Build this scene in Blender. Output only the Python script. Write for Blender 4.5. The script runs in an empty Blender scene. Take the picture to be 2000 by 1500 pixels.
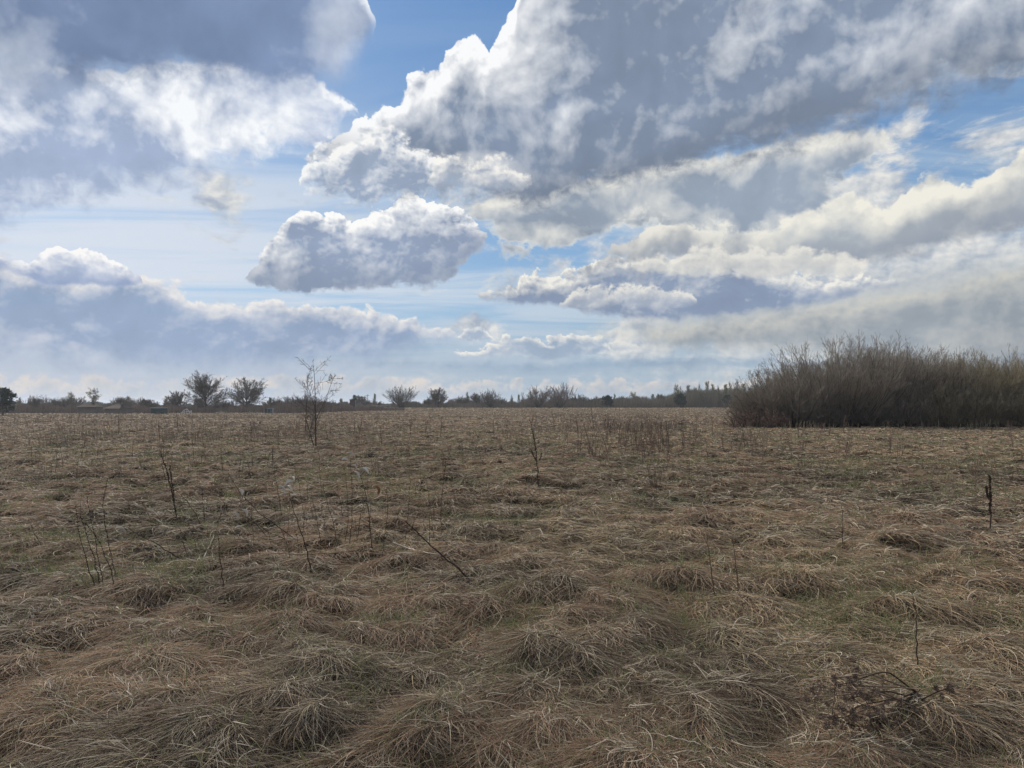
import bpy, math, random
import numpy as np

# ------------------------------------------------------------------ camera, world, sun, exposure
scene = bpy.context.scene
COL = scene.collection
F_PX = 1444.0                     # focal length in pixels of the 2000 px wide photograph
EYE = 1.66
PITCH = math.atan(41.0 / F_PX)    # horizon a little below the middle of the frame

cam_data = bpy.data.cameras.new('camera')
cam_data.sensor_width = 36.0
cam_data.lens = F_PX / 2000.0 * 36.0
cam_data.clip_start = 0.05
cam_data.clip_end = 20000.0
camera = bpy.data.objects.new('camera', cam_data)
camera.location = (0, 0, EYE)
camera.rotation_euler = (math.pi / 2 + PITCH, 0, 0)
COL.objects.link(camera)
scene.camera = camera

SUN_AZ = math.radians(-38.0)      # to the left of the view direction (+Y)
SUN_EL = math.radians(34.0)
sun_dir = np.array([math.sin(SUN_AZ) * math.cos(SUN_EL), math.cos(SUN_AZ) * math.cos(SUN_EL), math.sin(SUN_EL)])
sun_data = bpy.data.lights.new('sun', 'SUN')
sun_data.energy = 5.0
sun_data.angle = math.radians(2.0)          # seen through the thin edge of a cloud
sun_data.color = (1.0, 0.93, 0.84)
sun = bpy.data.objects.new('sun', sun_data)
from mathutils import Vector
sun.rotation_euler = Vector(tuple(-sun_dir)).to_track_quat('-Z', 'Y').to_euler()
COL.objects.link(sun)

scene.view_settings.view_transform = 'Standard'
scene.view_settings.look = 'None'
scene.view_settings.exposure = 0.0
scene.view_settings.gamma = 1.0
scene.view_settings.use_curve_mapping = False
scene.cycles.use_adaptive_sampling = True
scene.cycles.adaptive_threshold = 0.015
scene.cycles.use_denoising = True
scene.cycles.max_bounces = 5
scene.cycles.diffuse_bounces = 2
scene.cycles.glossy_bounces = 1
scene.cycles.transmission_bounces = 2
scene.cycles.transparent_max_bounces = 8
scene.cycles_curves.shape = 'RIBBONS'
scene.cycles_curves.subdivisions = 2


def srgb(r, g, b, k=1.0):
    """8-bit display colour -> linear"""
    def f(c):
        c /= 255.0
        return c / 12.92 if c <= 0.04045 else ((c + 0.055) / 1.055) ** 2.4
    return (f(r) * k, f(g) * k, f(b) * k)


def ray_dir(px, py):
    """direction in the world that a spot of the 2000x1500 photograph looks along"""
    f = np.array([0, math.cos(PITCH), math.sin(PITCH)])
    u = np.array([0, -math.sin(PITCH), math.cos(PITCH)])
    r = np.array([1.0, 0, 0])
    d = f + (px - 1000.0) / F_PX * r + (750.0 - py) / F_PX * u
    return d / np.linalg.norm(d)


def az_el(px, py):
    d = ray_dir(px, py)
    return math.degrees(math.atan2(d[0], d[1])), math.degrees(math.asin(d[2]))


# ------------------------------------------------------------------ the sky: Nishita blue behind layers of cloud
world = bpy.data.worlds.new('World')
scene.world = world
world.use_nodes = True
world.cycles.sampling_method = 'MANUAL'
world.cycles.sample_map_resolution = 256
NT = world.node_tree
NT.nodes.clear()
LNK = NT.links


def N(kind, **kw):
    n = NT.nodes.new(kind)
    for k, v in kw.items():
        setattr(n, k, v)
    return n


def put(sock, v):
    if isinstance(v, bpy.types.NodeSocket):
        LNK.new(v, sock)
    elif v is not None:
        sock.default_value = v


def M(op, a, b=None, c=None, clamp=False):
    n = N('ShaderNodeMath', operation=op, use_clamp=clamp)
    put(n.inputs[0], a)
    put(n.inputs[1], b)
    put(n.inputs[2], c)
    return n.outputs[0]


def add(a, b): return M('ADD', a, b)
def sub(a, b): return M('SUBTRACT', a, b)
def mul(a, b): return M('MULTIPLY', a, b)


def ss(x, lo, hi, kind='SMOOTHSTEP', out0=0.0, out1=1.0):
    n = N('ShaderNodeMapRange', interpolation_type=kind, clamp=True)
    put(n.inputs['Value'], x)
    put(n.inputs['From Min'], lo)
    put(n.inputs['From Max'], hi)
    put(n.inputs['To Min'], out0)
    put(n.inputs['To Max'], out1)
    return n.outputs[0]


def mixc(f, a, b):
    n = N('ShaderNodeMix', data_type='RGBA')
    put(n.inputs[0], f)
    for s, v in ((n.inputs[6], a), (n.inputs[7], b)):
        if isinstance(v, tuple) and len(v) == 3:
            v = v + (1.0,)
        put(s, v)
    return n.outputs[2]


def vm(op, a, b=None, scale=None):
    n = N('ShaderNodeVectorMath', operation=op)
    put(n.inputs[0], a)
    put(n.inputs[1], b)
    if scale is not None:
        put(n.inputs['Scale'], scale)
    return n.outputs[0]


def noise(vec, scale, detail=4.0, rough=0.55, dist=0.0, lac=2.0):
    n = N('ShaderNodeTexNoise', noise_dimensions='3D')
    put(n.inputs['Vector'], vec)
    n.inputs['Scale'].default_value = scale
    n.inputs['Detail'].default_value = detail
    n.inputs['Roughness'].default_value = rough
    n.inputs['Lacunarity'].default_value = lac
    n.inputs['Distortion'].default_value = dist
    return n


def billow(vec, scale, detail=2.5, rough=0.5):
    n = N('ShaderNodeTexVoronoi', feature='F1', voronoi_dimensions='3D', normalize=True)
    put(n.inputs['Vector'], vec)
    n.inputs['Scale'].default_value = scale
    n.inputs['Detail'].default_value = detail
    n.inputs['Roughness'].default_value = rough
    n.inputs['Lacunarity'].default_value = 2.1
    return M('SUBTRACT', 1.0, n.outputs['Distance'])


D = N('ShaderNodeTexCoord').outputs['Generated']
sep = N('ShaderNodeSeparateXYZ')
put(sep.inputs[0], D)
dx, dy, dz = sep.outputs
AZ = mul(M('ARCTAN2', dx, dy), 180 / math.pi)
EL = mul(M('ARCSINE', dz), 180 / math.pi)

# Two scales of turbulence: near clouds overhead, and the small ones low over the horizon
warpA = noise(D, 7.0, 4.0, 0.55)
warpB = noise(D, 22.0, 4.0, 0.6)
wA = vm('SUBTRACT', warpA.outputs['Color'], (0.5, 0.5, 0.5))
wB = vm('SUBTRACT', warpB.outputs['Color'], (0.5, 0.5, 0.5))
DQ = vm('ADD', D, vm('SCALE', wA, scale=0.002))
PA = vm('ADD', D, vm('SCALE', wA, scale=0.055))
PB = vm('ADD', vm('MULTIPLY', D, (1.0, 1.0, 1.35)), vm('SCALE', wB, scale=0.02))
toward_sun = (-0.42, 0.0, 0.75)     # up and to the left, where the light comes from


def shifted(p, k):
    return vm('ADD', p, tuple(c * k for c in toward_sun))


HA = billow(PA, 15.0, 4.0, 0.55)
HA2 = billow(shifted(PA, 0.016), 15.0, 2.0, 0.55)
HB = billow(PB, 34.0, 3.5, 0.52)
HB2 = billow(shifted(PB, 0.008), 34.0, 2.0, 0.52)
LA = sub(HA, HA2)
LB = sub(HB, HB2)
sm = noise(DQ, 4.0, 5.0, 0.5)
SMOOTH = sub(sm.outputs['Fac'], 0.5)
SOFT2 = sub(noise(vm('MULTIPLY', DQ, (1.0, 1.0, 2.2)), 13.0, 5.0, 0.55, 0.4).outputs['Fac'], 0.5)
sA = N('ShaderNodeSeparateXYZ'); put(sA.inputs[0], wA)
sB = N('ShaderNodeSeparateXYZ'); put(sB.inputs[0], wB)
FINE0 = sub(noise(DQ, 48.0, 5.0, 0.62, 0.5).outputs['Fac'], 0.5)
CL0 = sub(noise(DQ, 11.0, 5.0, 0.55, 0.3).outputs['Fac'], 0.5)
CL1 = sub(noise(shifted(DQ, 0.03), 11.0, 4.0, 0.55, 0.3).outputs['Fac'], 0.5)
LATE = mul(add(add(add(LA, LB), add(SOFT2, SMOOTH)), add(add(FINE0, CL0), CL1)), 0.02)
U_A = add(add(AZ, LATE), mul(sA.outputs[0], 5.0))
V_A = add(EL, mul(sA.outputs[2], 3.6))
U_B = add(add(AZ, LATE), mul(sB.outputs[0], 2.2))
V_B = add(EL, mul(sB.outputs[2], 1.3))

FINE = FINE0
CLUMP = CL0
CLUMP2 = CL1
LC = sub(CLUMP, CLUMP2)
MOD = add(0.5, add(add(mul(SMOOTH, 1.1), mul(CLUMP, 0.25)), mul(LC, 0.8)))
AZR, ELR = 60.0, 60.0


def curve(u, pts, drop=False):
    """elevation of a cloud's edge as a function of azimuth; pts are spots of the photograph"""
    q = sorted(az_el(x, y) for x, y in pts)
    if drop:                       # where a cloud ends, its upper edge falls below the lower one
        if q[0][0] > -40:
            q.insert(0, (q[0][0] - 0.6, q[0][1] - 4))
        if q[-1][0] < 40:
            q.append((q[-1][0] + 0.6, q[-1][1] - 4))
    n = N('ShaderNodeFloatCurve')
    cv = n.mapping.curves[0]
    n.mapping.use_clip = False
    n.mapping.extend = 'HORIZONTAL'
    q = [((a + AZR) / (2 * AZR), (e + 10) / ELR) for a, e in q]
    while len(cv.points) < len(q):
        cv.points.new(0.5, 0.5)
    for p, (a, e) in zip(cv.points, q):
        p.location = (min(1, max(0, a)), min(1.0, max(0.0, e)))
        p.handle_type = 'VECTOR'
    n.mapping.update()
    put(n.inputs['Value'], ss(u, -AZR, AZR, 'LINEAR'))
    return sub(mul(n.outputs[0], ELR), 10.0)


SKYV = N('ShaderNodeTexSky', sky_type='NISHITA')
SKYV.sun_disc = False
SKYV.sun_elevation = SUN_EL
SKYV.sun_rotation = SUN_AZ
SKYV.air_density = 1.0
SKYV.dust_density = 0.8
SKYV.ozone_density = 1.5
SKY_STRENGTH = 0.1
K = 1.0 / SKY_STRENGTH


def c8(r, g, b, k=1.0):
    return srgb(r, g, b, K * k)


def spot(px, py, rx, ry, rot=0.0, warp=None):
    """soft elliptical patch round a direction; radii in photograph pixels"""
    a, e = az_el(px, py)
    ca, sa = math.cos(math.radians(rot)), math.sin(math.radians(rot))
    rx, ry = rx * 0.038, ry * 0.038
    p = M('MULTIPLY_ADD', U_A, ca / rx, M('MULTIPLY_ADD', V_A, sa / rx, -(a * ca + e * sa) / rx))
    q = M('MULTIPLY_ADD', U_A, -sa / ry, M('MULTIPLY_ADD', V_A, ca / ry, (a * sa - e * ca) / ry))
    return ss(M('SQRT', M('MULTIPLY_ADD', p, p, mul(q, q))), 1.0, 0.0)


def layer(base, top, bot, lit, shade, field='A', bil=2.0, soft=(0.35, 0.9), rim=2.5, relief=1.0,
          dens=1.0, rag=2.0, lift=0.0, deep=None, deep_el=None, glow=None, patch=0.8):
    """one cloud, or bank of clouds, between a lumpy upper edge and a soft lower one"""
    u, v, H, L = (U_A, V_A, HA, LA) if field == 'A' else (U_B, V_B, HB, LB)
    t = curve(u, top, True)
    b = curve(u, bot)
    a = sub(t, v)
    a1 = add(a, add(mul(sub(H, 0.62), bil * 1.5), mul(FINE, min(1.6, 1.1 * bil))))
    bb = sub(v, b)
    b1 = add(bb, add(mul(SOFT2 if field == 'A' else sub(H, 0.6), rag * 1.5), mul(FINE, rag)))
    alpha = mul(ss(a1, 0.0, soft[0]), ss(b1, 0.0, soft[1]))
    if dens < 1.0:
        alpha = mul(alpha, dens)
    thick = M('MINIMUM', a1, add(mul(b1, 1.6), 0.6))
    e = ss(thick, 0.0, rim, 'SMOOTHSTEP', 1.0, 0.0)
    near = add(mul(e, 0.7), 0.32)            # relief shows in the lit rim and drowns in the grey core
    lum = add(add(mul(e, 0.8), mul(mul(L, 4.2 * relief), near)), add(mul(SMOOTH, 0.4), lift))
    lum = add(lum, mul(mul(sub(H, 0.62), 1.1 * relief), near))
    lum = add(lum, add(mul(CLUMP, patch * 0.8), mul(LC, 0.4 + 0.8 * patch)))
    if glow is not None:
        for (s, k) in glow:
            lum = add(lum, mul(s, k))
    lum = M('MINIMUM', M('MAXIMUM', lum, 0.0), 1.0)
    shd = mixc(MOD, tuple(c * 0.72 for c in shade), tuple(c * 1.28 for c in shade))
    col = mixc(lum, shd, lit)
    if deep is not None:
        # flat underside, away from the light
        f = ss(bb, 0.0, deep_el, 'SMOOTHSTEP', 0.75, 0.0)
        col = mixc(f, col, deep)
    return mixc(alpha, base, col)

# blue sky, a veil of high streaks and pale haze towards the horizon
zc = M('MAXIMUM', add(dz, 0.06), 0.02)
plane = N('ShaderNodeCombineXYZ')
put(plane.inputs[0], M('DIVIDE', dx, zc))
put(plane.inputs[1], M('DIVIDE', dy, zc))
streak = noise(vm('MULTIPLY', plane.outputs[0], (0.35, 1.0, 1.0)), 1.5, 6.0, 0.6, 0.8).outputs['Fac']
tintn = N('ShaderNodeMix', data_type='RGBA', blend_type='MULTIPLY')
put(tintn.inputs[0], 1.0)
put(tintn.inputs[6], SKYV.outputs[0])
put(tintn.inputs[7], (0.60, 0.74, 0.86, 1.0))
sky = tintn.outputs[2]
sky = mixc(0.55, sky, mixc(ss(EL, 2.0, 30.0), c8(150, 186, 220), c8(96, 148, 208)))
veil_amt = mul(ss(add(streak, ss(AZ, 0.0, -30.0, 'SMOOTHSTEP', 0.0, 0.10)), 0.34, 0.66), ss(EL, 26.0, 12.0, 'SMOOTHSTEP', 0.10, 0.92))
sky = mixc(veil_amt, sky, mixc(ss(AZ, -35.0, 20.0), c8(218, 225, 237), c8(188, 206, 222)))
sky = mixc(ss(EL, 9.0, 0.5, 'SMOOTHSTEP', 0.0, 0.88), sky, mixc(ss(AZ, -30.0, 25.0), c8(178, 189, 206), c8(154, 176, 193)))

# broken, half-transparent cloud in the gaps, thicker towards the right and low down
bk = add(noise(vm('MULTIPLY', DQ, (1.0, 1.0, 2.4)), 7.0, 7.0, 0.6, 0.5).outputs['Fac'], add(ss(AZ, -12.0, 26.0, 'SMOOTHSTEP', -0.11, 0.07), ss(EL, 22.0, 12.0, 'SMOOTHSTEP', -0.08, 0.02)))
bk = add(bk, mul(sub(HB, 0.6), 0.07))
sky = mixc(mul(ss(bk, 0.46, 0.60), ss(EL, 1.0, 5.0, 'SMOOTHSTEP', 0.2, 0.92)), sky,
           mixc(add(add(0.45, mul(LB, 2.2)), add(mul(LC, 2.5), mul(sub(HB, 0.6), 0.8))), c8(164, 176, 192), c8(236, 234, 228)))

# low over the horizon: cream streaks and slate bands
sky = layer(sky, [(-300, 742), (0, 738), (200, 742), (300, 752), (420, 745), (600, 740), (900, 748), (1200, 752), (1500, 740), (2300, 735)],
            [(-300, 775), (0, 770), (200, 778), (300, 782), (420, 770), (600, 766), (900, 764), (1200, 770), (1500, 765), (2300, 765)],
            c8(226, 216, 206), c8(178, 188, 200), 'B', bil=3.2, soft=(1.0, 0.8), rim=1.3, rag=2.2, dens=0.85, patch=2.2, lift=0.3)
sky = layer(sky, [(600, 722), (700, 700), (900, 702), (1100, 700), (1300, 690), (1500, 695), (1700, 690), (2300, 690)],
            [(600, 722), (700, 728), (900, 732), (1100, 738), (1300, 728), (1500, 725), (1700, 730), (2300, 730)],
            c8(176, 192, 208), c8(142, 166, 192), 'B', bil=0.6, soft=(0.9, 1.2), rim=0.8, rag=0.5, dens=0.8)
sky = layer(sky, [(880, 692), (905, 684), (950, 680), (980, 662), (1020, 655), (1060, 668), (1100, 655), (1150, 652), (1185, 672), (1200, 690)],
            [(880, 692), (905, 702), (980, 698), (1060, 704), (1150, 700), (1185, 690), (1200, 690)],
            c8(238, 236, 230), c8(160, 178, 200), 'B', bil=1.2, soft=(0.15, 0.4), rim=0.9, rag=0.4)
sky = layer(sky, [(890, 660), (905, 645), (935, 632), (960, 645), (975, 660)], [(890, 660), (905, 666), (935, 664), (960, 664), (975, 660)],
            c8(240, 238, 234), c8(168, 184, 204), 'B', bil=0.6, soft=(0.15, 0.3), rim=0.6, rag=0.3)
sky = layer(sky, [(1180, 676), (1200, 668), (1235, 668), (1250, 678)], [(1180, 676), (1200, 684), (1235, 684), (1250, 678)],
            c8(232, 230, 224), c8(200, 206, 212), 'B', bil=0.3, soft=(0.2, 0.3), rim=0.6, rag=0.3)

sky = layer(sky, [(1080, 640), (1180, 615), (1300, 590), (1500, 560), (1700, 520), (2000, 470), (2400, 430)],
            [(1080, 640), (1180, 668), (1300, 690), (1450, 705), (1700, 730), (2000, 760), (2400, 770)],
            c8(196, 200, 200), c8(164, 173, 182), 'B', bil=0.8, soft=(2.2, 2.2), rim=3.0, rag=1.2, relief=0.3, lift=0.3, patch=1.8, dens=0.9)

# long grey bank on the left, with the lit cumulus on its back
sky = layer(sky, [(-400, 500), (-100, 505), (0, 515), (60, 528), (130, 540), (200, 540), (280, 540), (340, 555), (380, 580), (430, 592), (470, 597), (520, 590),
                  (600, 600), (700, 610), (800, 628), (880, 650), (960, 672), (1010, 690)],
            [(-400, 735), (0, 735), (200, 740), (300, 742), (450, 745), (600, 738), (760, 722), (860, 690), (960, 678), (1010, 690)],
            c8(240, 236, 232), c8(142, 162, 193), 'B', bil=1.6, soft=(0.45, 2.8), rim=1.9, rag=1.4, relief=0.6, lift=0.0, patch=0.9, dens=0.9)
sky = layer(sky, [(-60, 530), (20, 520), (60, 512), (100, 490), (125, 478), (150, 488), (180, 498), (210, 504), (240, 512), (262, 532), (285, 552)],
            [(-60, 530), (20, 538), (60, 548), (100, 560), (180, 562), (240, 562), (262, 560), (285, 552)],
            c8(250, 249, 248), c8(170, 184, 210), 'B', bil=1.3, soft=(0.12, 0.4), rim=1.6, rag=0.3, deep=c8(136, 156, 194), deep_el=1.4)

# right: bands one above the other, lowest and farthest first
sky = layer(sky, [(1120, 662), (1180, 650), (1250, 640), (1350, 624), (1500, 610), (1650, 578), (1800, 556), (2000, 515), (2400, 480)],
            [(1120, 662), (1180, 668), (1250, 672), (1350, 690), (1450, 684), (1700, 720), (2000, 760), (2400, 760)],
            c8(204, 203, 196), c8(152, 161, 170), 'B', bil=0.9, soft=(1.2, 1.6), rim=2.4, rag=0.8, relief=0.6, lift=0.1, patch=1.2)
sky = layer(sky, [(935, 582), (980, 566), (1050, 538), (1075, 545), (1110, 540), (1150, 520), (1200, 508), (1300, 500), (1500, 520), (1700, 545), (1800, 560)],
            [(935, 582), (980, 594), (1050, 600), (1110, 602), (1200, 622), (1300, 632), (1450, 618), (1600, 596), (1700, 572), (1800, 560)],
            c8(240, 238, 230), c8(140, 156, 182), 'B', bil=2.0, soft=(0.2, 0.6), rim=1.9, rag=0.7, deep=c8(138, 154, 180), deep_el=1.2)
sky = layer(sky, [(1130, 545), (1200, 495), (1245, 488), (1280, 460), (1340, 445), (1420, 440), (1500, 425), (1560, 410), (1620, 392), (1660, 368), (1700, 385),
                  (1745, 398), (1765, 380), (1800, 358), (1850, 346), (1900, 362), (1950, 340), (2000, 308), (2150, 260), (2400, 220)],
            [(1130, 545), (1200, 540), (1280, 548), (1340, 530), (1500, 548), (1650, 545), (1720, 535), (1800, 518), (1900, 492), (2000, 470), (2150, 440), (2400, 400)],
            c8(240, 237, 226), c8(170, 178, 186), 'A', bil=2.4, soft=(0.35, 1.4), rim=3.6, rag=2.2, relief=1.0, deep=c8(136, 146, 164), deep_el=4.2, patch=1.2,
            glow=[(spot(1560, 470, 260, 60, 10), 0.1), (spot(1840, 380, 130, 50, 12), 0.35)])
sky = layer(sky, [(880, 440), (940, 385), (1100, 345), (1300, 320), (1450, 300), (1560, 260), (1640, 245), (1720, 255), (1760, 290)],
            [(880, 440), (940, 452), (1000, 512), (1080, 505), (1150, 498), (1190, 470), (1290, 446), (1400, 470), (1500, 455), (1600, 415), (1650, 360), (1720, 310), (1760, 290)],
            c8(232, 231, 224), c8(150, 163, 180), 'A', bil=1.6, soft=(0.6, 0.9), rim=2.6, rag=3.0, relief=0.9, lift=0.1, patch=1.6,
            glow=[(spot(1060, 460, 150, 70), 0.5), (spot(1500, 370, 200, 60, 15), -0.35)])

sky = layer(sky, [(1235, 520), (1260, 500), (1330, 500), (1380, 478), (1440, 486), (1500, 490), (1580, 480), (1660, 500), (1700, 520)],
            [(1235, 520), (1300, 535), (1340, 545), (1400, 530), (1480, 548), (1560, 540), (1640, 545), (1700, 520)],
            c8(234, 231, 222), c8(186, 190, 194), 'B', bil=2.2, soft=(0.7, 0.7), rim=1.8, rag=1.2, relief=1.0, lift=0.25, dens=0.85)
sky = layer(sky, [(1090, 600), (1120, 570), (1200, 566), (1280, 560), (1340, 575), (1360, 590)],
            [(1090, 600), (1150, 604), (1220, 596), (1300, 612), (1360, 590)],
            c8(238, 235, 226), c8(170, 180, 196), 'B', bil=2.0, soft=(0.4, 0.7), rim=1.2, rag=1.2, relief=1.0, lift=0.1, dens=0.8)

# the lone cumulus in the middle left
sky = layer(sky, [(470, 545), (490, 528), (512, 500), (535, 470), (560, 440), (580, 424), (610, 418), (640, 424), (662, 420), (676, 440), (684, 448), (700, 432), (725, 420),
                  (762, 416), (772, 396), (800, 384), (840, 392), (880, 410), (915, 432), (940, 452), (955, 475)],
            [(470, 545), (490, 552), (540, 562), (600, 574), (660, 570), (720, 562), (800, 560), (870, 552), (900, 530), (930, 500), (955, 475)],
            c8(252, 252, 250), c8(146, 161, 186), 'B', bil=2.2, soft=(0.15, 0.5), rim=2.0, rag=1.2, relief=1.1, deep=c8(132, 147, 172), deep_el=3.4, patch=1.7,
            glow=[(spot(545, 525, 90, 60), 0.35), (spot(795, 430, 50, 60), 0.5), (spot(700, 460, 40, 40), 0.4), (spot(860, 450, 80, 50), 0.35)])

# upper left: a bright ragged cloud with the sun behind it, then the slate one in front
sky = layer(sky, [(-500, 100), (0, 100), (560, 110), (640, 150), (690, 190), (700, 230)],
            [(-500, 470), (0, 460), (120, 430), (200, 400), (300, 385), (380, 380), (440, 352), (520, 345), (560, 322), (600, 345), (640, 310), (670, 240), (700, 230)],
            c8(250, 252, 254), c8(164, 180, 209), 'A', bil=1.2, soft=(0.4, 2.6), rim=1.6, rag=4.0, relief=1.6, lift=0.16, dens=0.96, patch=2.2,
            glow=[(spot(390, 225, 240, 95, -14), 0.75), (spot(520, 270, 150, 80, 10), 0.3), (spot(210, 310, 260, 80, -8), -0.6), (spot(60, 400, 260, 60), -0.25), (spot(40, 215, 170, 70), 0.45)])
sky = layer(sky, [(360, 385), (380, 376), (420, 376), (452, 396), (470, 404)], [(360, 385), (385, 398), (430, 404), (452, 405), (470, 404)],
            c8(160, 174, 200), c8(146, 162, 192), 'B', bil=0.6, soft=(0.6, 0.6), rim=0.8, rag=0.5, dens=0.6)
sky = layer(sky, [(-900, -900), (560, -900), (640, -300), (690, -60), (708, 0), (722, 60)],
            [(-900, 150), (-100, 190), (0, 205), (120, 185), (220, 165), (340, 178), (430, 192), (540, 205), (600, 190), (655, 175), (690, 140), (712, 100), (722, 60)],
            c8(236, 241, 248), c8(124, 144, 178), 'A', bil=1.2, soft=(0.3, 3.0), rim=1.6, rag=2.0, relief=0.7, lift=-0.10, patch=0.25,
            glow=[(spot(-60, 90, 260, 130), 0.55), (spot(300, 40, 200, 60), 0.06), (spot(670, 60, 110, 150), 0.5), (spot(600, 190, 120, 60), 0.35), (spot(150, 180, 260, 50), 0.25)])

# the great cloud across the top
sky = layer(sky, [(590, 345), (600, 325), (585, 300), (620, 285), (645, 262), (680, 245), (705, 228), (745, 198), (772, 185), (784, 150), (805, 132), (850, 142), (872, 104), (892, 86), (928, 78), (950, 92),
                  (962, 124), (978, 84), (992, 60), (1004, 40), (1016, 0), (1030, -200), (1080, -900), (2600, -900)],
            [(580, 330), (612, 372), (660, 392), (720, 412), (770, 392), (830, 386), (870, 402), (940, 425), (1010, 430), (1070, 418), (1160, 396), (1300, 375), (1400, 350), (1500, 322),
             (1600, 292), (1700, 262), (1800, 236), (1900, 212), (2000, 186), (2200, 130), (2600, 60)],
            c8(250, 251, 252), c8(129, 144, 167), 'A', bil=2.8, soft=(0.22, 2.6), rim=4.2, rag=3.2, relief=1.35, lift=-0.03, deep=c8(110, 121, 138), deep_el=6.5, patch=0.55,
            glow=[(spot(700, 310, 160, 90, -20), 0.5), (spot(790, 355, 60, 40), -0.3), (spot(930, 335, 120, 50), 0.6), (spot(1020, 90, 150, 190), 0.75), (spot(1330, 300, 200, 60, 15), -0.2), (spot(640, 320, 110, 70), 0.2), (spot(850, 200, 130, 90, 30), 0.3), (spot(1090, 270, 90, 60), 0.25),
                  (spot(1480, 40, 170, 60, 35), 0.42), (spot(1850, 60, 330, 150), 0.25), (spot(1280, 130, 170, 140), -0.1)])

# white heaps on the near flank of the great cloud
sky = layer(sky, [(585, 350), (600, 315), (635, 285), (670, 300), (700, 268), (740, 255), (780, 262), (815, 290), (850, 310), (880, 330)],
            [(585, 350), (620, 372), (660, 388), (705, 402), (745, 398), (790, 384), (830, 366), (880, 330)],
            c8(250, 250, 248), c8(150, 165, 188), 'B', bil=3.0, soft=(0.7, 1.0), rim=2.3, rag=2.4, relief=1.6, patch=1.6, dens=0.92)
sky = layer(sky, [(835, 345), (850, 318), (885, 302), (920, 312), (960, 308), (1000, 322), (1040, 345)],
            [(835, 345), (850, 372), (900, 392), (960, 380), (1010, 372), (1040, 345)],
            c8(250, 247, 240), c8(158, 169, 186), 'B', bil=2.8, soft=(0.8, 1.2), rim=2.2, rag=2.4, relief=1.4, patch=1.4, dens=0.85)

# everything outside the photographed window of sky: scattered cumulus of the same kind
far = noise(vm('MULTIPLY', plane.outputs[0], (1.0, 1.0, 1.0)), 0.75, 6.0, 0.55, 0.3).outputs['Fac']
gen = mixc(ss(add(far, mul(sub(HA, 0.6), 0.12)), 0.44, 0.52), mixc(0.45, SKYV.outputs[0], c8(96, 148, 208)),
           mixc(ss(far, 0.5, 0.68), c8(232, 236, 242), c8(140, 156, 182)))
outside = M('MAXIMUM', ss(M('ABSOLUTE', AZ), 48.0, 62.0), ss(EL, 36.0, 48.0))
sky = mixc(outside, sky, gen)
sky = mixc(ss(EL, 0.0, -3.0), sky, c8(70, 66, 58))
bg = N('ShaderNodeBackground')
put(bg.inputs['Color'], sky)
bg.inputs['Strength'].default_value = SKY_STRENGTH
wo = N('ShaderNodeOutputWorld')
LNK.new(bg.outputs[0], wo.inputs['Surface'])

# ------------------------------------------------------------------ helpers
rng = np.random.default_rng(11)


def tag(o, label=None, cat=None, group=None, kind=None):
    if label: o['label'] = label
    if cat: o['category'] = cat
    if group: o['group'] = group
    if kind: o['kind'] = kind
    return o


def link(name, data, parent=None, loc=None):
    o = bpy.data.objects.new(name, data)
    COL.objects.link(o)
    if parent is not None:
        o.parent = parent
    if loc is not None:
        o.location = loc
    return o


def mat(name, color, rough=0.9, spec=0.1, var=0.25, scale=8.0, attr=None, translucent=0.0, bump=0.0, color2=None):
    """diffuse-ish material: base colour with noise variation, optionally taken from an attribute"""
    m = bpy.data.materials.new(name)
    m.use_nodes = True
    t = m.node_tree
    b = t.nodes['Principled BSDF']
    b.inputs['Roughness'].default_value = rough
    b.inputs['Specular IOR Level'].default_value = spec
    if attr:
        a = t.nodes.new('ShaderNodeAttribute')
        a.attribute_name = attr
        t.links.new(a.outputs['Color'], b.inputs['Base Color'])
        src = a.outputs['Color']
    else:
        tc = t.nodes.new('ShaderNodeTexCoord')
        n = t.nodes.new('ShaderNodeTexNoise')
        n.inputs['Scale'].default_value = scale
        n.inputs['Detail'].default_value = 6
        t.links.new(tc.outputs['Object'], n.inputs['Vector'])
        mr = t.nodes.new('ShaderNodeMapRange')
        mr.inputs['From Min'].default_value = 0.3
        mr.inputs['From Max'].default_value = 0.7
        t.links.new(n.outputs['Fac'], mr.inputs['Value'])
        mx = t.nodes.new('ShaderNodeMix')
        mx.data_type = 'RGBA'
        c2 = color2 or tuple(c * (1 - var) for c in color)
        c1 = color if color2 else tuple(min(1, c * (1 + var)) for c in color)
        mx.inputs[6].default_value = c2 + (1,)
        mx.inputs[7].default_value = c1 + (1,)
        t.links.new(mr.outputs[0], mx.inputs[0])
        t.links.new(mx.outputs[2], b.inputs['Base Color'])
        src = mx.outputs[2]
        if bump:
            bp = t.nodes.new('ShaderNodeBump')
            bp.inputs['Strength'].default_value = bump
            t.links.new(n.outputs['Fac'], bp.inputs['Height'])
            t.links.new(bp.outputs[0], b.inputs['Normal'])
    if translucent:
        tr = t.nodes.new('ShaderNodeBsdfTranslucent')
        t.links.new(src, tr.inputs['Color'])
        ms = t.nodes.new('ShaderNodeMixShader')
        ms.inputs[0].default_value = translucent
        t.links.new(b.outputs[0], ms.inputs[1])
        t.links.new(tr.outputs[0], ms.inputs[2])
        t.links.new(ms.outputs[0], t.nodes['Material Output'].inputs['Surface'])
    return m


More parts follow.
